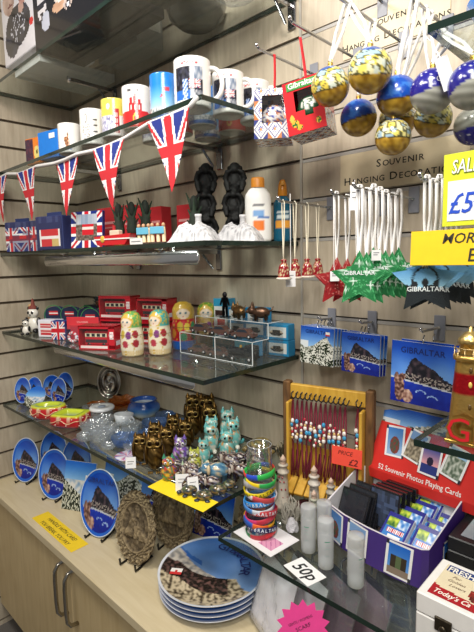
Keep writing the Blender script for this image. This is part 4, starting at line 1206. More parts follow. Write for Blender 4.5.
# bronze owls
def owl(label, loc, rz, s=1, group='bronze owl figurines'):
    t = thing('owl_figurine', label, 'owl figurine', loc, rz, group, s)
    O = lambda nx, ny, nz: mix(hx('3a2a12'), hx('9a7a42'), .5 + .5 * sin(nz * 16 + 3 * sin(nx * 9)))
    m = MB(); m.ell((0, 0, .030), (.0175, .0155, .028), O, 18, 14); m.ell((0, -.001, .060), (.0165, .0145, .0145), O, 18, 10)
    for sx in (-1, 1): m.lathe([(.006, 0), (.003, .006), (0, .011)], 8, hx('6e5026'), cx=sx * .0105, cy=0, cz=.069)
    m.build('body', METAL, t)
    for sx in (-1, 1):
        e = MB(); e.ring(.0062, .0016, hx('b89a5c'), 18, 6, c=(sx * .0072, -.0135, .061), axis='y'); e.ell((sx * .0072, -.0135, .061), (.0045, .002, .0045), hx('2a1a0c'), 10, 6); e.build('eye', METAL, t)
        w = MB(); w.ell((sx * .0165, .001, .034), (.005, .012, .021), hx('5c441e'), 12, 9); w.build('wing', METAL, t)
        f = MB()
        for q in (-1, 0, 1): f.ell((sx * .008 + q * .0035, -.015, .003), (.0018, .006, .003), hx('8e7038'), 8, 5)
        f.build('foot', METAL, t)
    MB().lathe([(.0022, .004), (0, -.003)], 8, hx('d0a850'), cx=0, cy=-.0165, cz=.056).build('beak', METAL, t)
    return t
ow = owl('bronze owl at the shelf front, leftmost, with a white tag beside it', (.885, -.322, S4), rad(50), 1.12)
for lb, p, rz, s in [('bronze owl, largest one at the shelf front', (.955, -.325, S4), 48, 1.32), ('bronze owl behind the front left one', (.848, -.245, S4), 45, 1.15), ('bronze owl in the second row, right of centre', (.910, -.250, S4), 50, 1.2),
                     ('bronze owl beside the second row one, before the tall pair', (.845, -.175, S4), 45, 1.2), ('bronze owl at the right of the owls, next to the turquoise cats', (.905, -.178, S4), 50, 1.2),
                     ('bronze owl between the back owls and the turquoise cats, lower perch', (.852, -.105, S4), 50, 1.3), ('tall bronze owl at the back left against the wall', (.785, -.045, S4), 50, 1.5),
                     ('tall bronze owl at the back against the wall, middle', (.842, -.035, S4), 45, 1.6), ('tall bronze owl at the back right, above the cats', (.900, -.075, S4), 50, 1.45)]:
    dup(ow, lb, p, rad(rz), s)
t = thing('price_tag', 'small white price tag standing before the leftmost owl', 'price tag', (.895, -.362, S4), rad(50), rx=rad(-12), s=1.25)
MB().box(-.011, .011, 0, .0006, .0005, .024, hx('efefef')).build('card', MATTE, t)
m = MB(); m.box(-.007, .007, -.0004, 0, .014, .0155, hx('8a8a8a')); m.box(-.007, .004, -.0004, 0, .009, .0105, hx('8a8a8a')); m.build('print', MATTE, t)

# painted cats
def cat_fig(label, loc, rz, s=1):
    t = thing('cat_figurine', label, 'cat figurine', loc, rz, 'turquoise painted cat figurines', s)
    def C(nx, ny, nz):
        v = noise.noise(Vector((nx * 2.2 + loc[0] * 40, ny * 2.2, nz * 2.2)))
        return hx('e8e4d8') if v > .22 else hx('d89a5a') if v < -.3 else hx('7cc8c4')
    m = MB(); m.ell((0, 0, .026), (.019, .017, .027), C, 22, 16); m.ell((0, -.003, .058), (.0165, .0145, .0145), C, 22, 14)
    for sx in (-1, 1): m.ell((sx * .009, -.014, .006), (.006, .008, .006), hx('e8e4d8'), 10, 6)
    m.tube([(.012, .012, .008), (.024, .006, .012), (.024, -.006, .022)], [.005, .0045, .003], hx('5ab0b4'), 8)
    m.build('body', GLOSS, t)
    for sx in (-1, 1):
        e = MB(); e.lathe([(.0065, 0), (0, .015)], 8, hx('6abcbc'), cx=sx * .0105, cy=-.002, cz=.067); e.build('ear', GLOSS, t)
        y = MB(); y.ell((sx * .006, -.0165, .060), (.0032, .0015, .0036), hx('1c1c22'), 8, 6); y.build('eye', GLOSS, t)
    return t
cat_fig('turquoise cat, leftmost beside the right bronze owl', (.940, -.105, S4), rad(48), 1.15)
cat_fig('turquoise cat with orange patches in the front middle', (.978, -.145, S4), rad(50), 1.15)
cat_fig('turquoise cat at the back, under the groove line', (.945, -.042, S4), rad(45), 1.3)
cat_fig('turquoise cat at the back right of the group', (1.005, -.080, S4), rad(50), 1.2)
cat_fig('small turquoise cat at the right front of the group', (1.045, -.145, S4), rad(50), 1.1)
cat_fig('white faced turquoise cat lowest at the front of the group', (1.015, -.205, S4), rad(50), .9)

# mosaic owl, purple mouse, candle figures
def bright_fig(name, label, cat, loc, rz, s, pal, ears=True, group=None):
    t = thing(name, label, cat, loc, rz, group, s)
    f = lambda nx, ny, nz: mosaic((nx, ny, nz), 3.2, loc[0] * 10, pal)
    m = MB(); m.ell((0, 0, .022), (.018, .015, .022), f, 26, 18); m.ell((0, -.002, .045), (.014, .012, .012), f, 22, 14); m.build('body', GLOSS, t)
    for sx in (-1, 1):
        if ears: MB().lathe([(.005, 0), (0, .011)], 8, pal[0], cx=sx * .009, cy=0, cz=.053).build('ear', GLOSS, t)
        e = MB(); e.ell((sx * .0055, -.0125, .046), (.0036, .0015, .0036), WHITE, 10, 6); e.ell((sx * .0055, -.0142, .046), (.0018, .001, .0018), BLACK, 8, 5); e.build('eye', GLOSS, t)
    return t
bright_fig('owl_figurine', 'small multicoloured mosaic owl at the shelf front, right of the bronze owls', 'owl figurine', (1.030, -.337, S4), rad(48), 1.15, [hx('3a8a6a'), hx('c8702c'), hx('c83a3a'), hx('e0b040'), hx('7a4aa0')])
bright_fig('mouse_figurine', 'small purple and white patterned figurine behind the mosaic owl', 'figurine', (.965, -.245, S4), rad(48), 1.25, [hx('7a5ab8'), hx('e8e0e8'), hx('b87ac0'), hx('e8e8f0')])
bright_fig('mouse_figurine', 'yellow green and white figurine below the turquoise cats', 'figurine', (1.035, -.255, S4), rad(48), 1.05, [hx('b8c048'), hx('f0eee0'), hx('d8d070')])
t = thing('candle_figurine', 'thin pale green and white upright figurine at the front, left of the elephants', 'figurine', (1.055, -.312, S4), rad(40), s=1.1)
MB().lathe([(0, .001), (.008, .001), (.008, .006), (.004, .012), (.005, .03), (.003, .04), (0, .05)], 12, hx('b8d0b0')).build('body', GLOSS, t)
MB().box(-.012, .012, -.002, .002, .02, .028, hx('e8e8e0'), b=.001).build('crossbar', GLOSS, t)
# elephants and turtles in mixed glaze
def elephant(label, loc, rz, s, cols, group='small mixed-glaze elephants'):
    t = thing('elephant_figurine', label, 'elephant figurine', loc, rz, group, s)
    f = lambda nx, ny, nz: cols[int(hsh(int(nx * 4 + 9), int(nz * 4 + ny * 3 + 9)) * len(cols)) % len(cols)]
    m = MB(); m.ell((0, 0, .028), (.022, .015, .016), f, 18, 12); m.ell((-.024, 0, .034), (.012, .011, .012), f, 14, 10)
    m.tube([(-.033, 0, .032), (-.041, 0, .022), (-.042, 0, .01), (-.048, 0, .006)], [.006, .005, .004, .003], cols[0], 8)
    for sx in (-.013, .013):
        for sy in (-.008, .008): m.tube([(sx, sy, .022), (sx, sy, .001)], [.0068, .0058], cols[0], 8)
    m.build('body', GLOSS, t)
    for sy in (-1, 1):
        MB().ell((-.019, sy * .012, .034), (.004, .006, .011), cols[1], 12, 8).build('ear', GLOSS, t)
        MB().tube([(-.033, sy * .006, .028), (-.043, sy * .008, .025)], [.002, .0008], hx('f0ece0'), 6).build('tusk', GLOSS, t)
    return t
DK = [hx('4a3030'), hx('c0b4a8'), hx('2a2428'), hx('7a5a50'), hx('8a8aa0')]
e0 = elephant('dark mottled elephant at the front, behind the white tags', (1.085, -.305, S4), rad(30), 1.0, DK)
for lb, p, rz, s in [('dark mottled elephant to the right of the tagged one', (1.118, -.318, S4), 60, .85), ('dark mottled elephant behind the blue one', (1.110, -.195, S4), 20, 1.1),
                     ('dark mottled elephant at the back right by the wristband cylinder', (1.162, -.150, S4), 15, 1.05), ('dark mottled elephant second from the shelf end, in the middle row', (1.165, -.215, S4), 30, 1.0),
                     ('small dark mottled elephant in the centre of the herd', (1.082, -.240, S4), 60, .7)]:
    dup(e0, lb, p, rad(rz), s)
elephant('blue and cream elephant with a large pale ear in the middle of the herd', (1.130, -.262, S4), rad(50), 1.2, [hx('5a8aa8'), hx('dcc8a0'), hx('3a6a8a'), hx('7aa0b0')], 'small mixed-glaze elephants')
for k, (x, y, rz, sc) in enumerate([(1.150, -.300, 50, .85), (1.055, -.280, 20, .8), (1.095, -.270, 70, .75), (1.135, -.225, 100, .8), (1.105, -.155, 40, .85), (1.13, -.115, 10, .9), (1.000, -.290, 60, .7), (1.168, -.185, 60, .85)]):
    dup(e0, 'dark mottled elephant ' + ['nearest the shelf corner', 'just behind the left white tag', 'tucked behind the right white tag', 'facing sideways beside the blue elephant', 'behind the herd at the foot of the cats',
        'at the back near the brass tortoise', 'small one beside the thin pale figurine', 'at the right shelf edge facing the wristbands'][k], (x, y, S4), rad(rz), sc)
def turtle(label, loc, rz, s, cols):
    t = thing('turtle_figurine', label, 'turtle figurine', loc, rz, 'dark mosaic turtles', s)
    f = lambda nx, ny, nz: mosaic((nx, ny, nz), 3, 3, cols)
    MB().ell((0, 0, .010), (.02, .016, .013), f, 22, 14).build('shell', GLOSS, t)
    m = MB(); m.ell((-.024, 0, .008), (.007, .005, .005), cols[0], 10, 7)
    for sx in (-1, 1):
        for sy in (-1, 1): m.ell((sx * .013, sy * .015, .004), (.007, .005, .0035), cols[0], 8, 5)
    m.build('body', GLOSS, t)
    return t
TC = [hx('2a3444'), hx('8a6a3a'), hx('20242c'), hx('4a5a3a'), hx('9a8a70')]
tt = turtle('dark mosaic turtle at the shelf edge below the white tags', (1.122, -.348, S4 + .002), rad(60), 1.0, TC)
for lb, p, rz, s in [('dark mosaic turtle at the right front corner of the shelf', (1.170, -.300, S4), 40, 1.1), ('dark mosaic turtle beside the corner one', (1.165, -.340, S4), 30, 1.0), ('dark mosaic turtle at the right edge behind the corner one', (1.170, -.262, S4), 80, .9)]:
    dup(tt, lb, p, rad(rz), s)
def tag_card(label, loc, rz, rx, w=.02, h=.028, cat='price tag', lines=2):
    t = thing('price_tag', label, cat, loc, rz, rx=rx)
    MB().box(-w / 2, w / 2, 0, .0006, 0, h, hx('f0f0f0')).build('card', MATTE, t)
    m = MB()
    for i in range(lines): m.box(-w * .3, w * .3 - .003 * i, -.0004, 0, h * (.7 - .2 * i), h * (.7 - .2 * i) + .0014, hx('7a7a80'))
    m.build('print', MATTE, t)
    return t
tag_card('white price tag left of two, before the dark elephants', (1.100, -.352, S4 + .001), rad(45), rad(-10), .032, .042)
tag_card('white price tag right of two, leaning on the elephants', (1.135, -.345, S4 + .001), rad(60), rad(-18), .026, .042)
# brass tortoise and bronze tangle at the back
turtle('round brass tortoise behind the clear wristband cylinder', (1.085, -.05, S4), rad(60), 1.8, [hx('7a6638'), hx('a08a4c'), hx('5a4a2c')])
def tangle(name, label, cat, loc, n, R_, h, col, mat=METAL):
    m = MB(); rnd = random.Random(int(loc[0] * 1000))
    m.cyl(R_ * .7, .0005, .006, col, 14)
    for i in range(n):
        a = rnd.random() * 6.28; r = rnd.random() * R_ * .7
        p = [(r * cos(a), r * sin(a), .004)]
        for k in range(3):
            p.append((p[-1][0] + rnd.uniform(-.008, .008), p[-1][1] + rnd.uniform(-.008, .008), p[-1][2] + h / 3 * rnd.uniform(.6, 1.1)))
        m.tube(p, [.0032, .003, .0025, .0012], col, 5)
    return tag(m.build(name, mat), label, cat, loc)
tangle('brass_ornament', 'twisted brass coral-like ornament at the back right, left of the bracelet rack', 'ornament', (1.172, -.045, S4), 26, .022, .055, hx('8a8068'))
# yellow notice on the edge
def notice(name, label, loc, rz, w, d, col, rows, ink=hx('2a2418'), rx=0, ry=0, size=.012, mat=MATTE):
    t = thing(name, label, 'sign', loc, rz, rx=rx, ry=ry)
    MB().box(-w / 2, w / 2, -d / 2, d / 2, 0, .0008, col).build('card', mat, t)
    m = MB()
    for i, r in enumerate(rows):
        m.text(r, size, ink, 0, d / 2 - size * 1.3 * (i + 1), .0012, flat=True, shear=.2, bold=.005)
    m.build('lettering', mat, t)
    return t
notice('yellow_sign', 'yellow handwritten card lying on the shelf edge under the tags', (1.110, -.362, S4 + .0018), rad(4), .19, .05, hx('f4d820'), ['HANDMADE GIFTS', ''], size=.009, rx=rad(2))

# ================================================================ WORKTOP
op2 = oval_plate('oval blue plate with black rock and monkeys, leftmost on the worktop', (.105, -.350, WT), rad(24), .88)
for lb, p, rz, s in [('oval blue plate second in the front row on the worktop', (.322, -.335, WT), 24, .92), ('oval blue plate behind the first one, against the left wall', (.115, -.240, WT), 26, .88), ('oval blue plate behind the second one', (.280, -.225, WT), 24, .92)]:
    dup(op2, lb, p, rad(rz), s)
def gib_plate(a, c):
    if hypot(a, c) > .9: return hx('1d62cc')
    return rock_scene((a / .9 + 1) / 2, (c / .9 + 1) / 2)
gp = oval_plate('tall oval blue plate lettered GIBRALTAR, left of the stone coloured plate', (.660, -.345, WT), rad(20), .98, gib_plate, w=.078, h=.105)
m = MB().at(0, 0, .004, rx=rad(-12)); m.text('GIBRALTAR', .022, hx('1a2a6a'), 0, -.0075, .165); m.build('lettering', MATTE, gp)

def tile(label, loc, rz, w, h, paint, lean=-15, text=None, name='souvenir_tile', cat='picture tile', group='picture tiles on the worktop', res=56, flag=True):
    t = thing(name, label, cat, loc, rz, group)
    b = MB().at(0, 0, .001, rx=rad(lean)); b.box(-w / 2, w / 2, .0004, .007, 0, h, hx('e0e4e8')); b.build('slab', SATIN, t)
    b = MB().at(0, 0, .001, rx=rad(lean)); b.pic(w, h, paint, res, res, y=0)
    if flag: b.box(w * .2, w * .34, -.0006, -.0002, h * .62, h * .74, WHITE); b.box(w * .2, w * .34, -.0008, -.0004, h * .62, h * .66, RED)
    if text: b.text(text, w * .13, hx('16347c'), 0, -.0006, h * .84)
    b.build('picture', GLOSS, t)
    MB().tube([(-.02, .012, .06), (0, .055, .002), (.02, .012, .06)], .0025, BLACK, 6).build('stand', SATIN, t)
    return t
tile('tilted picture tile with pale cape and dark scrub, right of the second plate', (.462, -.318, WT), rad(26), .125, .165, coast_scene, lean=-16)
tile('blue picture tile of a white cape behind the tall lettered plate', (.545, -.195, WT), rad(18), .17, .16, cape_scene, text='GIBRALTAR', flag=False)
tile('picture tile of the dark rock and blue sea behind the stone coloured plates', (.735, -.165, WT), rad(18), .17, .16, rock_scene, text=None, flag=False)
tile('picture tile of the dark rock standing behind the right stone coloured plate', (.93, -.12, WT), rad(10), .15, .15, rock_scene, flag=False)

# relief plates
def relief_paint(a, c):
    r = hypot(a, c); n = noise.noise(Vector((a * 9, c * 9, 2)))
    return mix(hx('4a3c2c'), hx('b8a482'), .5 + n * 1.1 + (.25 if r < .55 else 0))
def relief_plate(label, loc, rz, s, seed):
    t = thing('relief_plate', label, 'plate', loc, rz, 'stone coloured relief plates', s)
    w, h = .09, .122
    b = MB().at(0, 0, .005, rx=rad(-10))
    vs = []; K = []; rings, seg = 52, 180
    for i in range(rings + 1):
        q = i / rings
        for k in range(seg):
            a = 2 * pi * k / seg; f = 1 + (.022 * sin(a * 14) if q > .85 else 0) * (q - .85) / .15
            s_, t_ = q * cos(a) * f, q * sin(a) * f
            hgt = 0
            if q > .70: hgt = .006 + .006 * sin(a * 26 + 5 * sin(q * 26)) * sin(q * 40) + .007 * noise.noise(Vector((s_ * 26, t_ * 26, seed)))
            elif q > .66: hgt = .009
            else:
                hgt = .001 + .006 * noise.noise(Vector((s_ * 7, t_ * 7, seed)))
                ridge = interp(s_, [(-.5, -.15), (-.2, .22), (0, .2), (.5, -.2)])
                if t_ < ridge and t_ > -.32: hgt += .005 + .002 * noise.noise(Vector((s_ * 22, t_ * 22, seed)))
                if abs(s_ - .02) < .1 and .28 < t_ < .5: hgt += .005
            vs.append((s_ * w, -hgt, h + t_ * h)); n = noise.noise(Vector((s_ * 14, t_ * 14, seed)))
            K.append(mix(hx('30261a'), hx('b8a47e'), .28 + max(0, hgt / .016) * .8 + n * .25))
    fs = [(i * seg + k, i * seg + (k + 1) % seg, (i + 1) * seg + (k + 1) % seg, (i + 1) * seg + k) for i in range(rings) for k in range(seg)]
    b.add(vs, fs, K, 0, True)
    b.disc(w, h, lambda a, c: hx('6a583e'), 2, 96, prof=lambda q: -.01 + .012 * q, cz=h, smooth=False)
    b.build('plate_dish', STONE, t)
    e = MB(); k = hx('12100e')
    for sx in (-1, 1):
        x = sx * .035
        e.tube([(x, -.03, .026), (x, -.028, .005), (x, -.006, .004), (x * .7, .06, .004)], .0038, k, 6); e.tube([(x, .006, .005), (x * .4, .042, .1)], .0032, k, 6)
    e.tube([(0, .042, .1), (0, .066, .004)], .0032, k, 6); e.tube([(-.03, .06, .004), (.03, .06, .004)], .003, k, 6)
    e.build('easel', SATIN, t, 'black plastic easel')
relief_plate('stone coloured oval relief plate on black stand, front left one', (.858, -.345, WT), rad(12), .84, 1.5)
relief_plate('stone coloured oval relief plate behind the front one, nearer the stacked plates', (.880, -.228, WT), rad(16), .84, 5.5)
relief_plate('dark stone coloured relief plate at the back in the shade of the shelf', (1.08, -.075, WT), rad(10), .72, 8.5)

# stack of four big plates
def big_paint(a, c):
    r = hypot(a, c)
    if r > .965: return hx('e8ecf4')
    s = (a + c) * .7071; t = (c - a) * .7071
    edge = interp(s, [(-1, .45), (-.6, .30), (-.35, .02), (-.1, -.12), (.2, -.20), (.45, -.22), (.55, -.50), (1, -1)])
    if t > edge + max(0, .35 - .5 * (s + .6)):
        if s < -.2 and abs(t - (.62 - (s + .6) * .9)) < .07: return hx('3a70c4')
        return mix(mix(hx('9cbce8'), hx('2c60b8'), (t - edge) * .8), hx('5a8ad0'), .5 + .5 * noise.noise(Vector((s * 2.5, t * 2.5, 0))))
    if t > edge: return mix(hx('d8d0c4'), hx('8a8a8c'), max(0, .3 + 1.3 * nz(s, t, 12)))
    if t > edge - .42 and s < .3:
        return mix(hx('241f1c'), hx('7a5a54'), max(0, nz(s, t, 15, 3) * 1.3 + .3))
    return mix(hx('d8c8a8'), hx('4a4032'), .30 + 1.5 * nz(s * 1.3, t, 13, 6) + .5 * nz(s, t, 4))
bigs = []
for i in range(4):
    t = thing('round_plate', ['round souvenir plate at the bottom of the stack of four', 'round souvenir plate second from the bottom of the stack', 'round souvenir plate directly under the top one of the stack', 'large round blue plate lettered GIBRALTAR, topmost of the stack'][i],
              'plate', (1.102 + .003 * i, -.266 - .003 * i, WT + .0165 * i), rad(0), 'stack of large round plates')
    b = MB(); R_ = .137; n = 60 if i == 3 else 10; seg = 150
    vs = []; K = []
    for q in range(n + 1):
        r = q / n; z = .012 + .012 * max(0, (r - .62) / .38) ** 1.5
        for k in range(seg):
            a = 2 * pi * k / seg; vs.append((R_ * r * cos(a), R_ * r * sin(a), z))
            K.append(big_paint(r * cos(a), r * sin(a)) if i == 3 else (hx('e8ecf4') if r > .96 else hx('4a80cc')))
    b.add(vs, [(q * seg + k, q * seg + (k + 1) % seg, (q + 1) * seg + (k + 1) % seg, (q + 1) * seg + k) for q in range(n) for k in range(seg)], K, 0, True)
    b.lathe([(0, .001), (.07, .001), (.085, .006), (.122, .014), (.1365, .0215), (.1375, .0235), (.137, .024)], 96, lambda a, z, j: hx('e4e8f0') if z > .021 else hx('3c6cc0') if z > .012 else hx('d8dce4'))
    b.build('plate_dish', GLOSS, t)
    if i == 3:
        m = MB()
        word = 'GIBRALTAR'
        for k, ch in enumerate(word):
            a = rad(122 - k * 11); rr = .086 - .002 * k
            m.T = Matrix.Translation((rr * cos(a) + .004, rr * sin(a), .0172)) @ Matrix.Rotation(a - pi / 2 - rad(8), 4, 'Z')
            m.text(ch, .036, hx('1a2a74'), 0, 0, .0035, flat=True, bold=.01)
        m.build('lettering', MATTE, t)
        f = MB().at(-.062, -.066, .0185, rz=rad(35), ry=rad(0)); f.box(-.015, .015, -.011, .011, 0, .0012, WHITE); f.box(-.0151, .0151, -.0111, -.003, .0001, .0014, hx('d02c2c')); f.box(-.003, .003, -.003, .004, .0001, .0014, hx('c83030'))
        f.build('flag_emblem', MATTE, t, 'small white and red flag')
notice('yellow_sign', 'yellow handwritten card lying on the worktop before the plates', (.532, -.413, WT + .0004), rad(0), .28, .056, hx('f2cf22'), ['HANDLE WITH CARE!', 'YOU BREAK, YOU PAY'], size=.019)

# ================================================================ LOW RIGHT SHELF
# bracelet rack
t = thing('bracelet_rack', 'rustic yellow wooden rack with barked posts holding maroon bracelets', 'rack', (1.312, -.055, RS), rad(13))
m = MB(); PW = .108
m.box(-PW, PW, .0, .014, .268, .305, b=.002); m.build('top_bar', PINE, t)
for sx in (-1, 1):
    m = MB(); m.box(sx * PW - .010, sx * PW + .010, -.006, .018, .0005, .312, b=.003); m.build('post', OLDWOOD, t)
    m = MB(); m.box(sx * (PW - .014) - .004, sx * (PW - .014) + .004, -.03, .0, .0005, .265, b=.002); m.build('side_board', PINE, t)
for k in range(7):
    m = MB().at(0, 0, 0); m.T = Matrix.Translation((0, -.002, .065)) @ Matrix.Rotation(rad(33), 4, 'X'); m.box(-PW + .012 + k * .0275, -PW + .036 + k * .0275, -.058, 0, -.005, .005, b=.0015)
    m.build('base_slat', PINE, t)
m = MB().box(-PW + .01, PW - .01, .012, .018, .03, .14, b=.001); m.build('back_board', PINE, t)
NB = 13
hx_ = []
for k in range(NB):
    x = -PW + .018 + k * .0125 if k < 12 else PW - .030
    h = MB(); h.tube([(x, 0, .286), (x, -.012, .284), (x + .002, -.016, .276), (x + .006, -.012, .270), (x + .010, -.008, .276), (x + .012, -.004, .284)], .0016, BLACK, 6)
    h.build('wire_hook', SATIN, t); hx_.append(x)
def bracelet(label, loc, seed):
    rnd = random.Random(seed)
    t = thing('bead_bracelet', label, 'bracelet', loc, 0, 'maroon bead bracelets hanging on the rack')
    m = MB(); c = hx('8a2740')
    for q in (-1, 1):
        m.tube([(q * .0005, 0, 0), (q * .003, -.002, -.03), (q * .004, -.003, -.06), (q * .0035, -.003, -.10)], .0019, c, 6)
    m.tube([(0, -.002, -.1), (.004, -.006, -.14), (.002 + .006 * rnd.uniform(-1, 1), -.008, -.185)], .0022, c, 6)
    for q in range(4):
        a = rnd.uniform(-1, 1); m.tube([(a * .002, -.004, -.13), (a * .008, -.008 + q * .002, -.17), (a * .012, -.008, -.2)], .0012, hx('7a2038'), 5)
    m.build('cord', CLOTH, t)
    m = MB(); z = -.045 - .022 * rnd.random()
    for q in range(6):
        cc = [hx('f0e8e0'), hx('3a9ac8'), hx('e8dcc8'), hx('b83040'), hx('f0ece8'), hx('d8b878')][(q + seed) % 6]
        rr = .0065 if cc in (hx('3a9ac8'), hx('f0e8e0')) else .0045
        m.ell((rnd.uniform(-.003, .003), -.005, z), (rr * .8, rr * .7, rr), cc, 10, 7); z -= rr * 1.7
    m.build('beads', GLOSS, t)
    return t
for k in range(NB):
    lb = 'maroon bracelet with blue and white beads, %s from the left on the rack' % ['first', 'second', 'third', 'fourth', 'fifth', 'sixth', 'seventh', 'eighth', 'ninth', 'tenth', 'eleventh', 'twelfth'][k] if k < 12 else 'lone maroon bracelet hanging at the right end of the rack'
    bracelet(lb, (1.312 + (hx_[k] + .005) * cos(rad(13)) + .013 * sin(rad(13)), -.055 + (hx_[k] + .005) * sin(rad(13)) - .013 * cos(rad(13)), RS + .268), k)
t = thing('price_card', 'orange red handwritten price card fixed in the bracelet rack', 'price card', (1.384, -.080, RS + .132), rad(12), rx=rad(-4))
MB().box(-.037, .037, 0, .001, 0, .045, hx('f2503c')).build('card', MATTE, t)
m = MB(); m.text('PRICE', .014, hx('5a1a18'), -.004, -.0006, .027, shear=.2); m.text('£2', .022, hx('5a1a18'), .016, -.0006, .005, shear=.2, bold=.01); m.build('lettering', MATTE, t)

def lighthouse(label, loc, s, c0, c1, dots=False):
    t = thing('lighthouse_ornament', label, 'ornament', loc, 0, 'cast lighthouse ornaments', s)
    f = lambda a, z, i: mix(c0, c1, .5 + .5 * sin(z * 90 + a * 3))
    m = MB(); m.lathe([(0, .0005), (.024, .0005), (.022, .008), (.0155, .018), (.0135, .04), (.0115, .07), (.0105, .088), (.0145, .090), (.0145, .095), (.010, .096), (.0095, .108), (.0125, .109), (.0125, .112), (.008, .114)], 20, f)
    m.build('tower', STONE, t)
    m = MB(); m.lathe([(.0072, .113), (.0072, .124), (.009, .125), (.004, .132), (0, .138)], 14, hx('d8bca8')); m.build('lantern', STONE, t)
    m = MB()
    for k, z in enumerate((.03, .05, .07, .082)):
        for a in ((.6, 1.4) if dots else (.9,)): m.ell((.0125 * sin(a - .3 * k), -.0125 * cos(a - .3 * k), z), (.0024, .0024, .0028), hx('9a2a34') if dots else hx('6a645c'), 8, 5)
    m.build('windows', GLOSS, t)
    return t
lighthouse('pale lighthouse ornament with dark red window dots beside the wristband cylinder', (1.236, -.135, RS), 1.0, hx('c8bfb0'), hx('b0a698'), True)
lighthouse('tall white lighthouse ornament standing before the bracelet rack', (1.330, -.135, RS), 1.0, hx('d4cdc2'), hx('bcb4a8'))
lighthouse('short grey green lighthouse ornament in front of the tall white one', (1.368, -.190, RS), .80, hx('b4b4a2'), hx('9a9c8a'))
lighthouse('grey lighthouse ornament nearest the purple card tray', (1.366, -.118, RS), .82, hx('b8b4a8'), hx('a09c90'))
tangle('coral_ornament', 'grey coral-like ornament at the foot of the red-dotted lighthouse', 'ornament', (1.290, -.178, RS), 40, .03, .05, hx('a8a498'), STONE)
crumple('shell_ornament', (1.325, -.215, RS), (.014, .013, .018), STONE, 'pale beige shell lump beside the left frosted bottles', 'ornament', 9)
m = MB().lathe([(0, .001), (.02, .001), (.026, .012), (.024, .014), (.018, .006), (0, .005)], 24, hx('4a2430'))
tag(m.build('small_bowl', GLOSS), 'small dark plum bowl between the lighthouses', 'bowl', (1.285, -.112, RS), 0)

# wristbands on a clear cylinder
cx, cy = 1.270, -.262
t = thing('clear_cylinder', 'tall clear plastic cylinder carrying the stack of wristbands', 'cylinder', (cx, cy, RS + .0012))
MB().lathe([(.0285, .0005), (.0285, .212), (.0265, .212), (.0265, .0005)], 40, WHITE).build('tube_wall', ACRYL, t)
MB().ring(.0275, .0006, hx('b4babc'), 48, 6, c=(0, 0, .212)).build('rim', SATIN, t)
bands = [('red green and black', [hx('b8323c'), hx('d83a3a'), hx('2a7a4a')]), ('navy blue', [hx('1c2050'), hx('28306a')]), ('yellow blue and orange', [hx('f0b020'), hx('2a5ab8'), hx('e86a28')]),
         ('hot pink and red', [hx('d8407a'), hx('c83248')]), ('red', [hx('c0343a'), hx('b83040')]), ('white and blue', [hx('d8dce4'), hx('4a8ad0')]), ('bright blue lettered', [hx('3a9ae0'), hx('2f8ad4')]),
         ('white and red', [hx('e8e0e0'), hx('c8484c')]), ('yellow lettered', [hx('e8d020'), hx('e0c81c')]), ('grey', [hx('9a9aa0'), hx('b0b0b4')]), ('green and yellow', [hx('2aa850'), hx('38b85c'), hx('f0d020')]),
         ('green red and blue', [hx('30b850'), hx('e0402c'), hx('2a50c8'), hx('30b850')])]
z = .010
for k, (nm, cs) in enumerate(bands):
    cz_ = cx + .003 * sin(k * 2.1)
    t = thing('wristband', nm + ' rubber wristband on the clear cylinder, ' + ['lowest of all', 'second from the bottom', 'third from the bottom', 'fourth from the bottom', 'fifth from the bottom', 'sixth from the bottom', 'just above the middle', 'under the yellow one', 'below the grey one', 'below the green ones', 'second from the top', 'topmost'][k],
              'wristband', (cz_, cy + .002 * cos(k * 1.7), RS + z), rad(40 * k), 'coloured rubber wristbands', 1, rx=rad([10, -8, 9, -10, 7, -9, 6, -9, 11, -11, 8, -6][k]), ry=rad([-6, 5, 4, -7, 6, -5, 7, -4, 5, -6, 3, -5][k]))
    nseg = 60; h = .0062; vs = []; K = []
    for j, (rr, zz) in enumerate([(.0352, -h), (.0362, -h * .9), (.0362, h * .9), (.0352, h), (.0342, h), (.0342, -h)]):
        for i in range(nseg):
            a = 2 * pi * i / nseg; vs.append((rr * sin(a), -rr * cos(a), zz)); K.append(cs[int(i / nseg * len(cs) * 2) % len(cs)])
    m = MB(); m.add(vs, [(j * nseg + i, j * nseg + (i + 1) % nseg, ((j + 1) % 6) * nseg + (i + 1) % nseg, ((j + 1) % 6) * nseg + i) for j in range(6) for i in range(nseg)], K, 0, True)
    m.build('band', SATIN, t)
    if nm in ('bright blue lettered', 'yellow lettered', 'navy blue', 'red'):
        m = MB(); ink = BLACK if 'yellow' in nm else hx('e8f0f8'); word = 'GIBRALTAR'
        for r_ in (0, 1):
            for i, ch in enumerate(word):
                a = rad(45 - 40 * k) + (i - 4) * .235 + r_ * pi
                m.T = Matrix.Translation((.0364 * sin(a), -.0364 * cos(a), -.0036)) @ Matrix.Rotation(a, 4, 'Z'); m.text(ch, .0105, ink, 0, 0, 0, bold=.012)
        m.build('lettering', MATTE, t)
    z += .0125
def leaflet(s, q):
    if .55 < s < .9 and .15 < q < .6: return hx('d89ab8') if int(s * 40 + q * 30) % 5 else hx('b86a98')
    if .1 < s < .4 and .3 < q < .9: return [hx('3a9ad0'), hx('e8e8ee'), hx('7a5a9a')][int(s * 12 + q * 9) % 3]
    return hx('e8e6e8')
m = MB(); m.box(-.062, .062, -.045, .045, 0, .0008, hx('e8e6e8')); m.flat(.12, .086, leaflet, 50, 40, z=.001)
tag(m.build('leaflet', MATTE), 'white and pink printed leaflet lying under the wristband cylinder', 'leaflet', (1.288, -.265, RS + .0002), rad(-6))
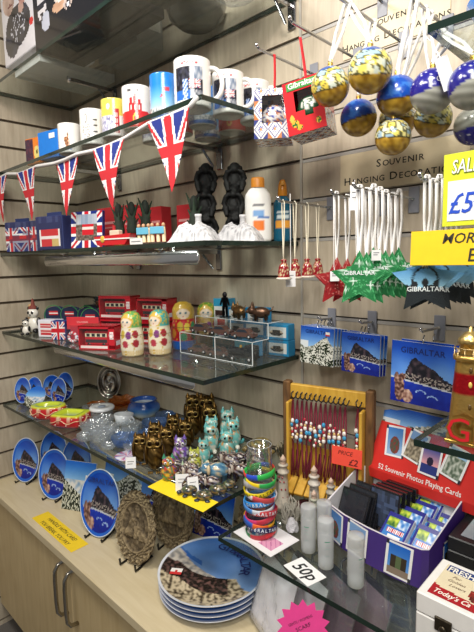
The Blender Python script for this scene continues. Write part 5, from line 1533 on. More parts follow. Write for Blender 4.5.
# small clear box with crystals, left end
t = thing('clear_gift_box', 'low clear plastic box at the left corner of the low right shelf', 'gift box', (1.232, -.205, RS), rad(-8), rx=0)
MB().box(-.017, .017, -.035, .025, .0005, .02, WHITE).build('clear_box', ACRYL, t)
MB().ell((0, -.005, .008), (.01, .014, .007), hx('b8b0a8'), 10, 7).build('contents', STONE, t)

# frosted bottles
def frost_bottle(label, loc, rz, s=1):
    t = thing('frosted_bottle', label, 'bottle', loc, rz, 'small frosted plastic bottles', s)
    MB().lathe([(0, .0008), (.0155, .0008), (.017, .003), (.017, .082), (.0155, .086), (.012, .0865)], 32, WHITE).build('bottle_body', FROST, t)
    MB().lathe([(0, .002), (.0152, .002), (.0152, .018), (0, .018)], 24, hx('c8ccd0')).build('liquid', FROST, t)
    MB().lathe([(.0172, .086), (.0175, .088), (.0175, .108), (.016, .111), (0, .1115)], 32, hx('dfe2e4')).build('cap', FROST, t)
    m = MB()
    for k, (z, w) in enumerate([(.066, .7), (.058, .5), (.05, .62), (.034, .5)]):
        m.lathe([(.01725, z), (.01725, z + .0016)], 10, hx('8a9a98') if k else hx('2a8a6a'), a0=-w / 2, a1=w / 2)
    m.build('lettering', MATTE, t)
    return t
b0 = frost_bottle('frosted bottle with faint green print, third from left', (1.447, -.262, RS), rad(45), .93)
dup(b0, 'frosted bottle standing apart at the right, before the purple tray', (1.520, -.270, RS), rad(70), .93)
dup(b0, 'frosted bottle at the left end of the bottle group', (1.390, -.243, RS), rad(20), .93)
dup(b0, 'frosted bottle second from left, touching the green printed one', (1.407, -.208, RS), rad(30), .93)
t = thing('price_card', 'white handwritten 50p price card at the glass shelf edge', 'price card', (1.425, -.305, RS + .0005), rad(-14))
MB().box(-.038, .038, -.024, .024, 0, .0008, hx('ededed')).build('card', MATTE, t)
m = MB(); m.text('50p', .038, BLACK, 0, -.012, .0011, flat=True, shear=.25, bold=.018); m.build('lettering', MATTE, t)

# purple playing card display
def card_face(kind):
    def f(s, q):
        if s < .1 or s > .9 or q < .07 or q > .93:
            if (s < .1 and q > .88) or (s > .9 and q < .12): return hx('30303c')
            return hx('f0f0f0')
        if kind == 0:
            if ell_in(s, q, .5, .38, .26, .28): return mix(hx('8a3a34'), hx('4a5a48'), max(0, .5 + 1.3 * nz(s, q, 9)))
            return mix(hx('a8c4e0'), hx('3a7ac8'), q)
        if kind == 1:
            if q > .66: return hx('7aa0d0')
            return mix(hx('b8ac94'), hx('6a6252'), max(0, .5 + 1.3 * nz(s, q, 9)))
        if kind == 2:
            if q < .26: return hx('8a7a6a')
            if abs(s - .5) < .3 and q < .62: return hx('3a3024') if abs(s - .5) > .1 else hx('5a6a48')
            return mix(hx('7ab0e8'), hx('1c62c8'), q)
        if kind == 3:
            if ell_in(s, q, .5, .45, .16, .14): return hx('28203c')
            if q < .34: return hx('2c3a80')
            return mix(hx('e0a0a8'), hx('3a4a9a'), (q - .4) * 2)
        if q > .7: return hx('9ac0e0')
        return mix(hx('c8ccc0'), hx('5a6a58'), max(0, .5 + 1.3 * nz(s, q, 9, 5)))
    return f
PX, PY_ = 1.512, -.112
disp = thing('playing_card_display', 'purple tray printed with playing cards with a red sloping header', 'display tray', (PX, PY_, RS), rad(-5))
PUR = hx('40287a')
W2, D2, H2 = .122, .080, .080
out = [(-W2 + .022, D2), (-W2, D2 - .03), (-W2, -D2 + .012), (-W2 * .5, -D2 - .004), (0, -D2 - .009), (W2 * .5, -D2 - .008), (W2 * .92, -D2 + .002), (W2, -D2 + .012), (W2, D2)]
inn = [(x * .975, y * .965 + .0012) for x, y in out]
n = len(out)
m = MB()
top = lambda x, y: H2 + .05 * max(0, min(1, (y + D2 - .02) / (2 * D2 - .03)))
vs = [(x, y, .0008) for x, y in out] + [(x, y, top(x, y)) for x, y in out] + [(x, y, top(x, y)) for x, y in inn] + [(x, y, .003) for x, y in inn]
for a, b, c in ((0, 1, PUR), (1, 2, hx('d8d6dc')), (2, 3, hx('dcdce0'))):
    m.add(vs, [(a * n + i, a * n + (i + 1) % n, b * n + (i + 1) % n, b * n + i) for i in range(n)], c)
m.add(vs, [tuple(range(n)), tuple(range(3 * n, 4 * n))], hx('dcdce0'))
m.build('tray', SATIN, disp)
def on_wall_card(i0, i1, u, kind, w=.052, h=.073, tilt=0, z0=.005):
    (xa, ya), (xb, yb) = out[i0], out[i1]; x, y = xa + (xb - xa) * u, ya + (yb - ya) * u
    ang = atan2(yb - ya, xb - xa)
    m = MB(); m.T = Matrix.Translation((x, y, z0)) @ Matrix.Rotation(ang, 4, 'Z') @ Matrix.Rotation(rad(tilt), 4, 'Y') @ Matrix.Translation((0, -.0008, 0))
    m.pic(w, h, card_face(kind), 40, 50)
    m.build('printed_card', GLOSS, disp)
on_wall_card(2, 3, .52, 0, tilt=4); on_wall_card(3, 4, .55, 1, tilt=5); on_wall_card(5, 6, .12, 2, tilt=5); on_wall_card(7, 8, .5, 2, .040, .064, 2)
# sloping red header
hd = MB(); hw = .125
z0, z1 = .105, .268; y0, y1 = D2 - .012, D2 + .018
fr = [(-hw, y0, z0), (hw, y0, z0), (hw, y0 - .001, z0 + .022), (-hw, y0 - .001, z0 + .022), (-hw * .86, y1, z1 - .03), (hw * .86, y1, z1 - .03)]
bk = [(x, y + .004, z) for x, y, z in fr]
HX = .022
fr = [(x + HX, y, z) for x, y, z in fr]; bk = [(x + HX, y, z) for x, y, z in bk]
hd.add(fr + bk, [(0, 1, 2, 3), (3, 2, 5, 4), (6, 9, 8, 7), (9, 10, 11, 8), (0, 3, 9, 6), (3, 4, 10, 9), (1, 7, 8, 2), (2, 8, 11, 5), (4, 5, 11, 10), (0, 6, 7, 1)], hx('d8322c'))
ho = hd.build('header_panel', SATIN, disp, 'red sloping header')
lean = atan2(y1 - y0, z1 - .03 - z0 - .022)
HT = Matrix.Translation((HX, y0 - .0016, z0 + .022)) @ Matrix.Rotation(-lean, 4, 'X')
m = MB(HT.copy()); m.text('52 Souvenir Photos Playing Cards', .0165, hx('f4ece8'), 0, -.0004, .006, bold=.012, squeeze=.86); m.build('lettering', MATTE, ho)
for k, (x, z, tl, kd) in enumerate([(-.062, .042, -4, 0), (-.022, .046, 14, 1), (.022, .026, 3, 3), (.068, .036, 14, 4)]):
    m = MB(HT @ Matrix.Translation((x, -.0006 - .0008 * k, z)) @ Matrix.Rotation(rad(tl), 4, 'Y')); m.pic(.047, .070, card_face(kd), 40, 50); m.build('printed_card', GLOSS, ho)
m = MB(HT @ Matrix.Translation((-.01, .002, .105))); m.pic(.19, .05, lambda s, q: cape_scene(s, q * .7 + .3), 30, 14); m.box(-.095, .095, .0004, .002, 0, .05, hx('5aa0d8')); m.build('photo_strip', GLOSS, disp, 'blue photo strip at the top')
def in_tray(x, y, z):
    a = rad(-5); return (PX + x * cos(a) - y * sin(a), PY_ + x * sin(a) + y * cos(a), RS + z)
def jewel(label, p, rz, rx, c):
    t = thing('card_case', label, 'case', in_tray(*p), rad(rz), 'black plastic card cases in the tray', rx=rad(rx))
    MB().box(-.036, .036, -.0065, .0065, 0, .088, hx('17171b'), b=.001).build('case', GLOSS, t)
    m = MB(); m.pic(.064, .08, lambda s, q: mix(c, hx('20242c'), hsh(int(s * 8), int(q * 8)) * .7), 10, 10, y=-.0068, z0=.004); m.build('front_insert', GLOSS, t)
for k in range(3):
    jewel('black case lying back in the front left of the purple tray, ' + ['front one', 'middle one', 'rear one'][k], (-.078 + .006 * k, -.040 + .017 * k, .018 + .004 * k), -4, -24, hx('2a2a30'))
for k in range(4):
    jewel('black case with blue picture at the back of the purple tray, ' + ['front one of four', 'second of four', 'third of four', 'rearmost of four'][k], (-.02 + .004 * k, .006 + .0145 * k, .030), -2, -8, hx('4a5a7a') if k == 0 else hx('24262c'))
def pack_paint(s, q):
    if .08 < s < .92 and .1 < q < .9:
        if .50 < q < .60 and .2 < s < .85: return hx('f0f0f4') if int(s * 30) % 2 else hx('c83a48')
        if .36 < q < .46 and .3 < s < .8: return hx('e8eef4')
        if q > .66: return mix(hx('c8d84a'), hx('3a6a2c'), .5 + 1.5 * nz(s, q, 8)) if s < .5 else mix(hx('e8eef4'), hx('3a7ac8'), .5 + nz(s, q, 8))
        if q < .3: return mix(hx('1c4a9c'), hx('7ab8e0'), .5 + nz(s, q, 9))
        return mix(hx('5aa0d8'), hx('1c58b4'), q)
    return hx('2a2c86')
def pack(label, p, rz, rx):
    t = thing('playing_card_pack', label, 'card pack', in_tray(*p), rad(rz), 'blue playing card packs in the tray', rx=rad(rx))
    MB().box(-.028, .028, -.044, .044, 0, .018, hx('ccd2dc'), b=.001).build('box_body', SATIN, t)
    m = MB(); m.flat(.055, .087, pack_paint, 36, 46, z=.0184); m.build('top_print', GLOSS, t)
for k in range(4):
    x, y, z = (.026 + .020 * 0, -.028 + .033 * k, .044 + .006 * k)
    pack('blue playing card pack leaning in the purple tray, ' + ['frontmost of the left file', 'second of the left file', 'third of the left file', 'rearmost of the left file'][k], (.030 + .008 * k, y, z) if k < 3 else (.052, .060, .060), -4, 34)
for k in range(3):
    pack('blue playing card pack leaning in the right file of the tray, ' + ['front one', 'middle one', 'rear one'][k], (.088, -.012 + .030 * k, .034 + .004 * k), -4, 40)

# black box and white box at the right
t = thing('keepsake_box', 'black box with a grey picture on its lid, right of the purple tray', 'box', (1.643, -.142, RS), rad(0))
MB().box(0, .17, 0, .13, .0005, .066, hx('17171b'), b=.002).build('box_body', SATIN, t)
l_ = MB().box(0, .17, 0, .13, .067, .094, hx('1b1b20'), b=.002).build('lid', SATIN, t)
m = MB(); m.flat(.135, .10, lambda s, q: mix(hx('8aa0ac'), hx('c8d4d8'), q) if not ell_in(s, q, .5, .5, .2, .12) else hx('4a3c38'), 24, 18, z=.0946, x0=.018, y0=.016); m.build('picture', GLOSS, l_)
m = MB(); m.ring(.006, .0015, hx('6a5a3a'), 16, 6, c=(.06, -.002, .066), axis='y'); m.build('clasp', METAL, t)
t = thing('keepsake_box', 'white wooden box lettered FRESH with a red ice cream picture', 'box', (1.672, -.352, RS), rad(0))
MB().box(0, .17, 0, .108, .0005, .078, hx('e2e0dc'), b=.002).build('box_body', SATIN, t)
l_ = MB().box(0, .17, 0, .108, .079, .112, hx('e8e6e2'), b=.002).build('lid', SATIN, t)
def fresh(s, q):
    if q > .80 and s > .02: return hx('26407e')
    if q < .34 - .9 * (s - .0) * (1 if s < .2 else .55): return hx('a82028')
    if q < .30 - .22 * s: return hx('a82028')
    if ell_in(s, q, .47, .44, .13, .24): return mix(hx('a83a30'), hx('5a1c1c'), hsh(int(s * 22), int(q * 22)))
    return hx('e4d8b8')
m = MB(); m.flat(.146, .088, fresh, 44, 30, z=.1124, x0=.013, y0=.009); m.build('printed_panel', GLOSS, l_)
m = MB(); m.text('FRESH-', .019, hx('f0ece0'), .018, .0800, .1128, align='LEFT', flat=True, bold=.02, squeeze=.78)
m.text('For', .009, hx('5a3a2a'), .03, .066, .1128, align='LEFT', flat=True, shear=.4); m.text('Golden', .009, hx('5a3a2a'), .026, .055, .1128, align='LEFT', flat=True, shear=.4); m.text('Lovers', .009, hx('5a3a2a'), .032, .044, .1128, align='LEFT', flat=True, shear=.4)
m.text("Today's Ca", .015, hx('f4ece0'), .018, .016, .1128, align='LEFT', flat=True, shear=.3, bold=.015, squeeze=.8)
m.build('lettering', MATTE, l_)
m = MB(); m.box(.03, .055, -.004, 0, .066, .088, hx('4a4236'), b=.001); m.ell((.043, -.005, .072), (.006, .003, .006), hx('4a4236'), 10, 6); m.build('latch', METAL, t)

# ---------------------------------------------------------------- bagged scarves and pink star sign below
def bag(label, loc, rz, rx, w, h, c, inner=None, seed=0):
    t = thing('bagged_scarf', label, 'bagged scarf', loc, rz, 'bagged scarves under the low right shelf', rx=rx)
    nx, ny = 14, 18; vs = []; K = []
    for side in (0, 1):
        for j in range(ny + 1):
            for i in range(nx + 1):
                u, v = i / nx, j / ny; e = min(1, 6 * min(u, 1 - u)) * min(1, 6 * min(v, 1 - v))
                bump = .011 * e + .003 * noise.noise(Vector((u * 5 + seed, v * 6, 2))) * e
                vs.append(((u - .5) * w, (-bump if side == 0 else bump * .4), v * h))
    N = (nx + 1) * (ny + 1)
    fs = [(s * N + j * (nx + 1) + i, s * N + j * (nx + 1) + i + 1, s * N + (j + 1) * (nx + 1) + i + 1, s * N + (j + 1) * (nx + 1) + i) for s in (0, 1) for j in range(ny) for i in range(nx)]
    m = MB(); m.add(vs, fs, c, 0, True); m.build('scarf', CLOTH, t)
    v2 = [(x * 1.05, y * 1.15 - (.0015 if k < N else -.001), z * 1.03 - .003) for k, (x, y, z) in enumerate(vs)]
    m = MB(); m.add(v2, fs, WHITE, 0, False); m.build('clear_bag', BAGPL, t)
    m = MB(); m.box(-w * .42, w * .42, -.004, .004, h * 1.01, h * 1.01 + .012, hx('16161a'), b=.001); m.tube([(0, 0, h * 1.02 + .016), (0, -.004, h * 1.02 + .032), (0, .010, h * 1.02 + .040), (0, .018, h * 1.02 + .032)], .0028, hx('16161a'), 6); m.build('hanger', SATIN, t)
    return t
bag('white bagged scarf at the left, beside the plate stack', (1.305, -0.300, WT + .012), rad(-22), rad(-18), .14, .165, hx('ecebf0'), seed=1)
bag('white bagged scarf second from the left, behind the pink star sign', (1.363, -0.274, WT + .012), rad(-22), rad(-18), .14, .165, hx('e4e3ea'), seed=4)
bag('plum bagged scarf third from the left under the price card', (1.421, -0.248, WT + .012), rad(-22), rad(-18), .14, .165, hx('54304c'), seed=7)
bag('dark pink bagged scarf fourth from the left under the bottles', (1.479, -0.222, WT + .012), rad(-22), rad(-18), .14, .165, hx('6a3450'), seed=10)
bag('black bagged scarf below the purple tray', (1.537, -0.196, WT + .012), rad(-22), rad(-18), .14, .165, hx('1e1c24'), seed=13)
bag('dark bagged scarf at the right under the white wooden box', (1.595, -0.170, WT + .012), rad(-22), rad(-18), .14, .165, hx('2a2830'), seed=16)
t = thing('star_sign', 'bright pink starburst price sign on the white bagged scarves', 'sign', (1.460, -.358, WT + .160), rad(40), rx=rad(-10), s=.88)
pts = [((.058 if i % 2 else .045) * cos(2 * pi * i / 28), (.058 if i % 2 else .045) * sin(2 * pi * i / 28)) for i in range(28)]
MB().prism(pts, 0, .0012, hx('f2469a')).build('card', MATTE, t)
m = MB().at(0, 0, 0, ry=rad(-24)); m.text('GENTS / WOMENS', .0085, hx('3a1830'), 0, -.0006, .012, squeeze=.8); m.text('SCARF', .012, hx('3a1830'), 0, -.0006, -.004); m.text('£5', .014, hx('3a1830'), 0, -.0006, -.024); m.build('lettering', MATTE, t)
t = thing('sign_holder', 'slim black wire holding up the pink star sign', 'sign holder', (1.475, -.343, WT))
MB().tube([(.008, .012, .0005), (.008, .014, .09), (.004, .006, .12)], .0018, BLACK, 6).build('wire', SATIN, t)
MB().cyl(.012, .0003, .003, BLACK, 12, cx=.008, cy=.012).build('foot', SATIN, t)

# ================================================================ HOOKS AND HANGING GOODS ON THE BACK WALL
def hook(label, x, z, L, s=1):
    t = thing('display_hook', label, 'hook', (x, 0, z), 0, 'chrome display hooks in the slat wall')
    MB().box(-.012, .012, -.004, -.0012, -.030, .026, hx('7e8088'), b=.001).build('back_plate', SATIN, t)
    MB().tube([(0, -.004, 0), (0, -L * .5, .001), (0, -L, .002), (0, -L - .008, .006)], .003, hx('b4b6ba'), 8).build('rod', CHROME, t)
    MB().ell((0, -L - .009, .008), (.0045, .0045, .0045), hx('c8c8cc'), 10, 7).build('tip', CHROME, t)
    return t
hook('long chrome hook carrying the tile-patterned boxed bauble', 1.240, 1.200, .205)
hook('long chrome hook carrying the red boxed bauble', 1.360, 1.200, .245)
hook('chrome hook carrying the left yellow mosaic baubles', 1.470, 1.200, .26)
hook('chrome hook carrying the blue and gold baubles in the middle', 1.560, 1.200, .22)
hook('chrome hook carrying the dark blue baubles at the right', 1.632, 1.100, .22)
hook('chrome hook carrying the small red bell ornaments', 1.290, .874, .20)
hook('chrome hook carrying the red stars', 1.425, .874, .20)
hook('chrome hook carrying the green stars', 1.500, .874, .245)
hook('chrome hook carrying the blue nativity stars', 1.622, .874, .25)
hook('short hook carrying the left pile of square magnets', 1.293, .598, .05)
hook('short hook carrying the middle blue magnet', 1.405, .598, .05)
hook('short hook carrying the large blue magnet card', 1.563, .598, .09)
hook('spare chrome hook high on the wall above the boxed baubles', 1.42, 1.30, .10)

def ribbon(mb, pts, w, c):
    """flat woven ribbon following pts"""
    pts = [Vector(p) for p in pts]; vs = []
    for i, p in enumerate(pts):
        d = (pts[min(i + 1, len(pts) - 1)] - pts[max(i - 1, 0)]).normalized()
        s = d.cross(Vector((.69, -.71, .1))).normalized() * w / 2; n = d.cross(s).normalized() * .0004
        vs += [p - s - n, p + s - n, p + s + n, p - s + n]
    fs = []
    for i in range(len(pts) - 1):
        for k in range(4): fs.append((i * 4 + k, i * 4 + (k + 1) % 4, i * 4 + 4 + (k + 1) % 4, i * 4 + 4 + k))
    fs += [(0, 1, 2, 3), tuple(4 * (len(pts) - 1) + k for k in range(4))]
    mb.add(vs, fs, c, 0, True)
def ribbon_loop(dx, dz, w=.006, c=hx('e4e2de'), spread=.008):
    """two strands from the item top (origin) up to the hook rod at (dx, dz)"""
    m = MB()
    ribbon(m, [(0, 0, 0), (dx * .5 - spread * .6, -.002, dz * .5), (dx - .0045, -.001, dz)], w, c)
    ribbon(m, [(0, 0, 0), (dx * .5 + spread, .002, dz * .5), (dx + .0045, .001, dz)], w, c)
    ribbon(m, [(dx - .0045, -.001, dz), (dx - .002, 0, dz + .005), (dx + .002, 0, dz + .005), (dx + .0045, .001, dz)], w, c)
    return m
GOLDP = lambda nx, ny, nz, sd: mix(hx('8a6418'), hx('d0a83c'), .5 + .9 * noise.noise(Vector((nx * 4 + sd, ny * 4, nz * 4))))
def bauble(label, loc, kind, hookx, hookz, r=.036, tilt=(0, 0), seed=0, group='hanging souvenir baubles', open_=False):
    t = thing('bauble', label, 'bauble', loc, 0, group)
    def f(nx, ny, nz):
        v = Vector((nx, ny, nz)); v = Matrix.Rotation(rad(tilt[0]), 3, 'X') @ Matrix.Rotation(rad(tilt[1]), 3, 'Y') @ v
        if kind == 'navy':
            a = v.z + .10 * sin(atan2(v.y, v.x) * 3 + seed)
            if a < -.18:
                return mix(hx('b8b8ae'), hx('8c8c82'), .5 + .5 * sin(v.z * 18 + v.x * 6))
            if abs(v.z - .12) < .26 and abs(atan2(v.x, -v.y) - .3) < .09 * (1 - (v.z + .14) / .6): return hx('e8e8ec')
            if hsh(int(v.x * 17 + 40), int(v.z * 17 + 40)) > .94 and v.z > .1: return hx('e4e4f4')
            return hx('23208a')
        if abs(v.z + .10) < .03: return hx('4a4020')
        if v.z < -.1: return GOLDP(v.x, v.y, v.z, seed)
        if kind == 'blue': return hx('1c52b8') if noise.noise(v * 3) < .32 else hx('3a78d0')
        if v.z > .86: return hx('3a5aa0')
        return mosaic((v.x, v.y, v.z), 3.4, seed)
    m = MB(); m.ell((0, 0, 0), (r, r, r), f, 60, 44); m.build('ball', GLOSS, t)
    m = MB(); m.cyl(.005, r * .96, r + .006, hx('c8a850'), 12); m.ring(.004, .0008, hx('c8a850'), 14, 5, c=(0, 0, r + .009), axis='y'); m.build('cap', METAL, t)
    m = ribbon_loop(hookx - loc[0], hookz - loc[2] - r - .010)
    for i in range(len(m.V)): m.V[i] = m.V[i] + Vector((0, 0, r + .010))
    m.build('ribbon', CLOTH, t, 'white ribbon')
    if kind == 'navy':
        m = MB()
        for i, ch in enumerate('Gibraltar'):
            a = rad(38) + i * .165; z = .004
            rr = sqrt(r * r - z * z) + .0004
            m.T = Matrix.Translation((rr * sin(a), -rr * cos(a), z)) @ Matrix.Rotation(a, 4, 'Z'); m.text(ch, .0125, hx('e8e8f0'), 0, 0, 0, bold=.01)
        m.build('lettering', MATTE, t)
    return t
bauble('yellow mosaic bauble with brown base, leftmost beside the red box', (1.434, -.228, 1.070), 'mosaic', 1.470, 1.203, .0355, (-20, 0), 0)
bauble('large yellow mosaic bauble with brown base, highest of the group', (1.512, -.222, 1.078), 'mosaic', 1.470, 1.203, .0385, (-16, -14), 5)
bauble('blue and gold bauble behind the two yellow mosaic ones', (1.440, -.135, 1.030), 'blue', 1.470, 1.200, .036, (-12, 8), 2)
bauble('bright blue topped bauble with gold base right of the large mosaic one', (1.528, -.150, 1.047), 'blue', 1.560, 1.200, .037, (-14, -4), 4)
bauble('gold bauble lower in the middle cluster under the bright blue one', (1.498, -.085, 1.022), 'mosaic', 1.560, 1.200, .036, (-6, 6), 8)
bauble('lowest gold and blue bauble of the cluster', (1.524, -.155, .974), 'mosaic', 1.560, 1.200, .033, (-4, -6), 9)
bauble('small gold bauble with green mosaic top at the right of the cluster', (1.580, -.110, 1.004), 'mosaic', 1.560, 1.200, .034, (-14, -22), 11)
bauble('navy blue bauble with white lettering and grey feathered base', (1.612, -.195, 1.025), 'navy', 1.632, 1.103, .036, (0, 0), 1, 'navy lettered baubles')
bauble('navy blue bauble at the right frame edge under the glass shelf', (1.682, -.215, 1.012), 'navy', 1.634, 1.103, .036, (0, 10), 3, 'navy lettered baubles')
bauble('white and black bauble behind the navy ones', (1.640, -.075, .985), 'navy', 1.632, 1.100, .034, (150, 0), 4, 'navy lettered baubles')
t = thing('price_tag', 'white hanging price tag between the two navy baubles', 'price tag', (1.640, -.235, 1.060), rad(30), ry=rad(-18))
MB().box(-.010, .010, 0, .0008, -.052, 0, hx('e8e8ea')).build('card', MATTE, t)
m = MB(); m.tube([(0, 0, -.004), (-.004, .006, .03), (-.010, .012, .044)], .0009, hx('dedede'), 5); m.build('string', CLOTH, t)

# boxed baubles
def hang_box(label, loc, rz, ry, skin, hookdz, red=False):
    t = thing('boxed_bauble', label, 'gift box', loc, rz, ry=ry)
    w, d, h = .040, .040, .052
    m = MB()
    def framed(face):
        n = 30
        def f(s, q):
            return skin(s, q, face)
        return f
    def hole(s, q): return .22 < s < .82 and .32 < q < .86 if not red else (.26 < s < .86 and .30 < q < .80 and not (s < .5 and q < .42) and not (s > .72 and q < .4))
    # front with window opening
    n = 60; vs = []; fs = []; K = []
    for j in range(n):
        for i in range(n):
            s, q = (i + .5) / n, (j + .5) / n
            if hole(s, q): continue
            k = len(vs); xa, xb = -w + 2 * w * i / n, -w + 2 * w * (i + 1) / n; za, zb = -h + 2 * h * j / n, -h + 2 * h * (j + 1) / n
            vs += [(xa, -d, za), (xb, -d, za), (xb, -d, zb), (xa, -d, zb)]; fs.append((k, k + 1, k + 2, k + 3)); K += [skin(s, q, 0)] * 4
    m.add(vs, fs, K)
    q0 = MB(); m2 = m
    sv = m.T
    m.T = Matrix.Rotation(rad(90), 4, 'Z'); m.pic(2 * d, 2 * h, lambda s, q: skin(s, q, 1), n, n, y=-w, x0=-d, z0=-h)
    m.T = Matrix.Rotation(rad(-90), 4, 'Z'); m.pic(2 * d, 2 * h, lambda s, q: skin(s, q, 2), n, n, y=-w, x0=-d, z0=-h)
    m.T = Matrix.Rotation(rad(180), 4, 'Z'); m.pic(2 * w, 2 * h, lambda s, q: skin(s, q, 3), 12, 12, y=-d, x0=-w, z0=-h)
    m.T = Matrix.Translation((0, 0, -h)); m.flat(2 * w, 2 * d, lambda s, q: skin(s, q, 4), 20, 20)
    m.T = Matrix.Translation((0, 0, h)); m.flat(2 * w, 2 * d, lambda s, q: skin(s, q, 5), 20, 20)
    m.T = Matrix(); m.build('carton', GLOSS, t)
    g = MB()
    x0, x1, za, zb = (-w + .24 * 2 * w, -w + .8 * 2 * w, -h + .34 * 2 * h, -h + .84 * 2 * h) if not red else (-w + .36 * 2 * w, -w + .84 * 2 * w, -h + .34 * 2 * h, -h + .8 * 2 * h)
    g.add([(x0, -d + .001, za), (x1, -d + .001, za), (x1, -d + .001, zb), (x0, -d + .001, zb)], [(0, 1, 2, 3)], WHITE); g.build('window', ACRYL, t)
    b = MB()
    bf = (lambda nx, ny, nz: hx('e8e4dc') if ell_in(nx, nz, .0, .25, .45, .4) and ny < 0 and hsh(int(nx * 9 + 9), int(nz * 9 + 9)) > .3 else hx('14502e')) if red else (lambda nx, ny, nz: tiles(nx * .5 + .5, nz * .5 + .5, 3.2))
    b.ell((.002 if not red else .006, -.006, -.004), (.031, .031, .031), bf, 44, 30); b.build('bauble', GLOSS, t)
    m = MB(); ribbon(m, [(0, 0, h), (.001, 0, (h + hookdz) / 2), (0, 0, hookdz)], .006, hx('d0242c')); m.ell((0, 0, h), (.008, .004, .004), hx('c81e28'), 10, 6); m.build('ribbon', CLOTH, t, 'red ribbon')
    return t
def tile_skin(s, q, face):
    if face == 5: return hx('d8d4d0')
    return tiles(s, q, 3.0 if face else 2.6)
def red_skin(s, q, face):
    if face in (1, 2, 4):
        return tiles(s, q, 3.0) if q < .4 or face == 4 else hx('c42430')
    if ell_in(s, q, .22, .2, .1, .07) or ell_in(s, q, .32, .12, .08, .05) or ell_in(s, q, .82, .16, .07, .06): return hx('d8a83a') if hsh(int(s * 30), int(q * 30)) > .35 else hx('2a6a34')
    if ell_in(s, q, .15, .3, .06, .08): return hx('d8b04a')
    if face == 0 and q > .86: return hx('c42430')
    return hx('cc2a30')
hang_box('hanging white gift box printed with blue and orange tile pattern', (1.242, -.160, 1.066), rad(33), rad(1), tile_skin, 1.203 - 1.066)
rb = hang_box('hanging red gift box lettered Gibraltar with a green bauble inside', (1.354, -.180, 1.055), rad(18), rad(-8), red_skin, 1.203 - 1.055, True)
m = MB(); m.box(-.032, .032, -.0412, -.0405, .034, .0485, hx('3a8a3c'), b=.0003); m.text('Gibraltar', .0155, hx('f0f0e8'), 0, -.0418, .0375, bold=.015); m.build('lettering', MATTE, rb)

# red bells
def bell(label, loc, hz, rz):
    t = thing('bell_ornament', label, 'hanging ornament', loc, rz, 'small red bell ornaments')
    def f(a, z, i): return hx('d8c89a') if hsh(int(a * 5), int(z * 500)) > .8 and z > -.01 else hx('8c1622')
    pr = [(.0145, -.018), (.0135, -.012), (.0125, 0), (.011, .010), (.0078, .016), (.0062, .018), (.0062, .021), (.0072, .022), (.0072, .025), (.003, .027), (0, .0272)]
    fine = []
    for (r0, z0), (r1, z1) in zip(pr, pr[1:]):
        for q in range(3): fine.append((r0 + (r1 - r0) * q / 3, z0 + (z1 - z0) * q / 3))
    fine.append(pr[-1])
    MB().lathe(fine, 28, f).build('body', GLOSS, t)
    MB().lathe([(0, -.0185), (.0165, -.0185), (.017, -.015), (.0145, -.0135)], 24, hx('e6dccb')).build('base_rim', SATIN, t, 'cream base rim')
    m = MB(); m.tube([(0, 0, .026), (-.002, 0, .08), (-.0035, 0, hz - .002), (0, 0, hz + .004), (.0035, 0, hz - .002), (.002, 0, .08), (0, 0, .026)], .0013, hx('e8e0c8'), 6); m.build('string', CLOTH, t, 'cream string')
    return t
for k, y in enumerate((-.192, -.150, -.103, -.060)):
    bell('small red bell-shaped ornament on cream string, ' + ['leftmost of four', 'second of four, behind the white tag', 'third of four', 'rightmost of four, nearest the red stars'][k], (1.290, y, .724), .876 - .724, rad(20 * k))
tg = tag_card('white hanging tag in front of the second red bell ornament', (1.292, -.170, .688), rad(35), 0, .022, .036)
m = MB(); m.tube([(0, 0, .034), (0, .006, .06), (0, .01, .1), (0, .012, .208)], .0008, hx('e8e4e0'), 5); m.build('string', CLOTH, tg)

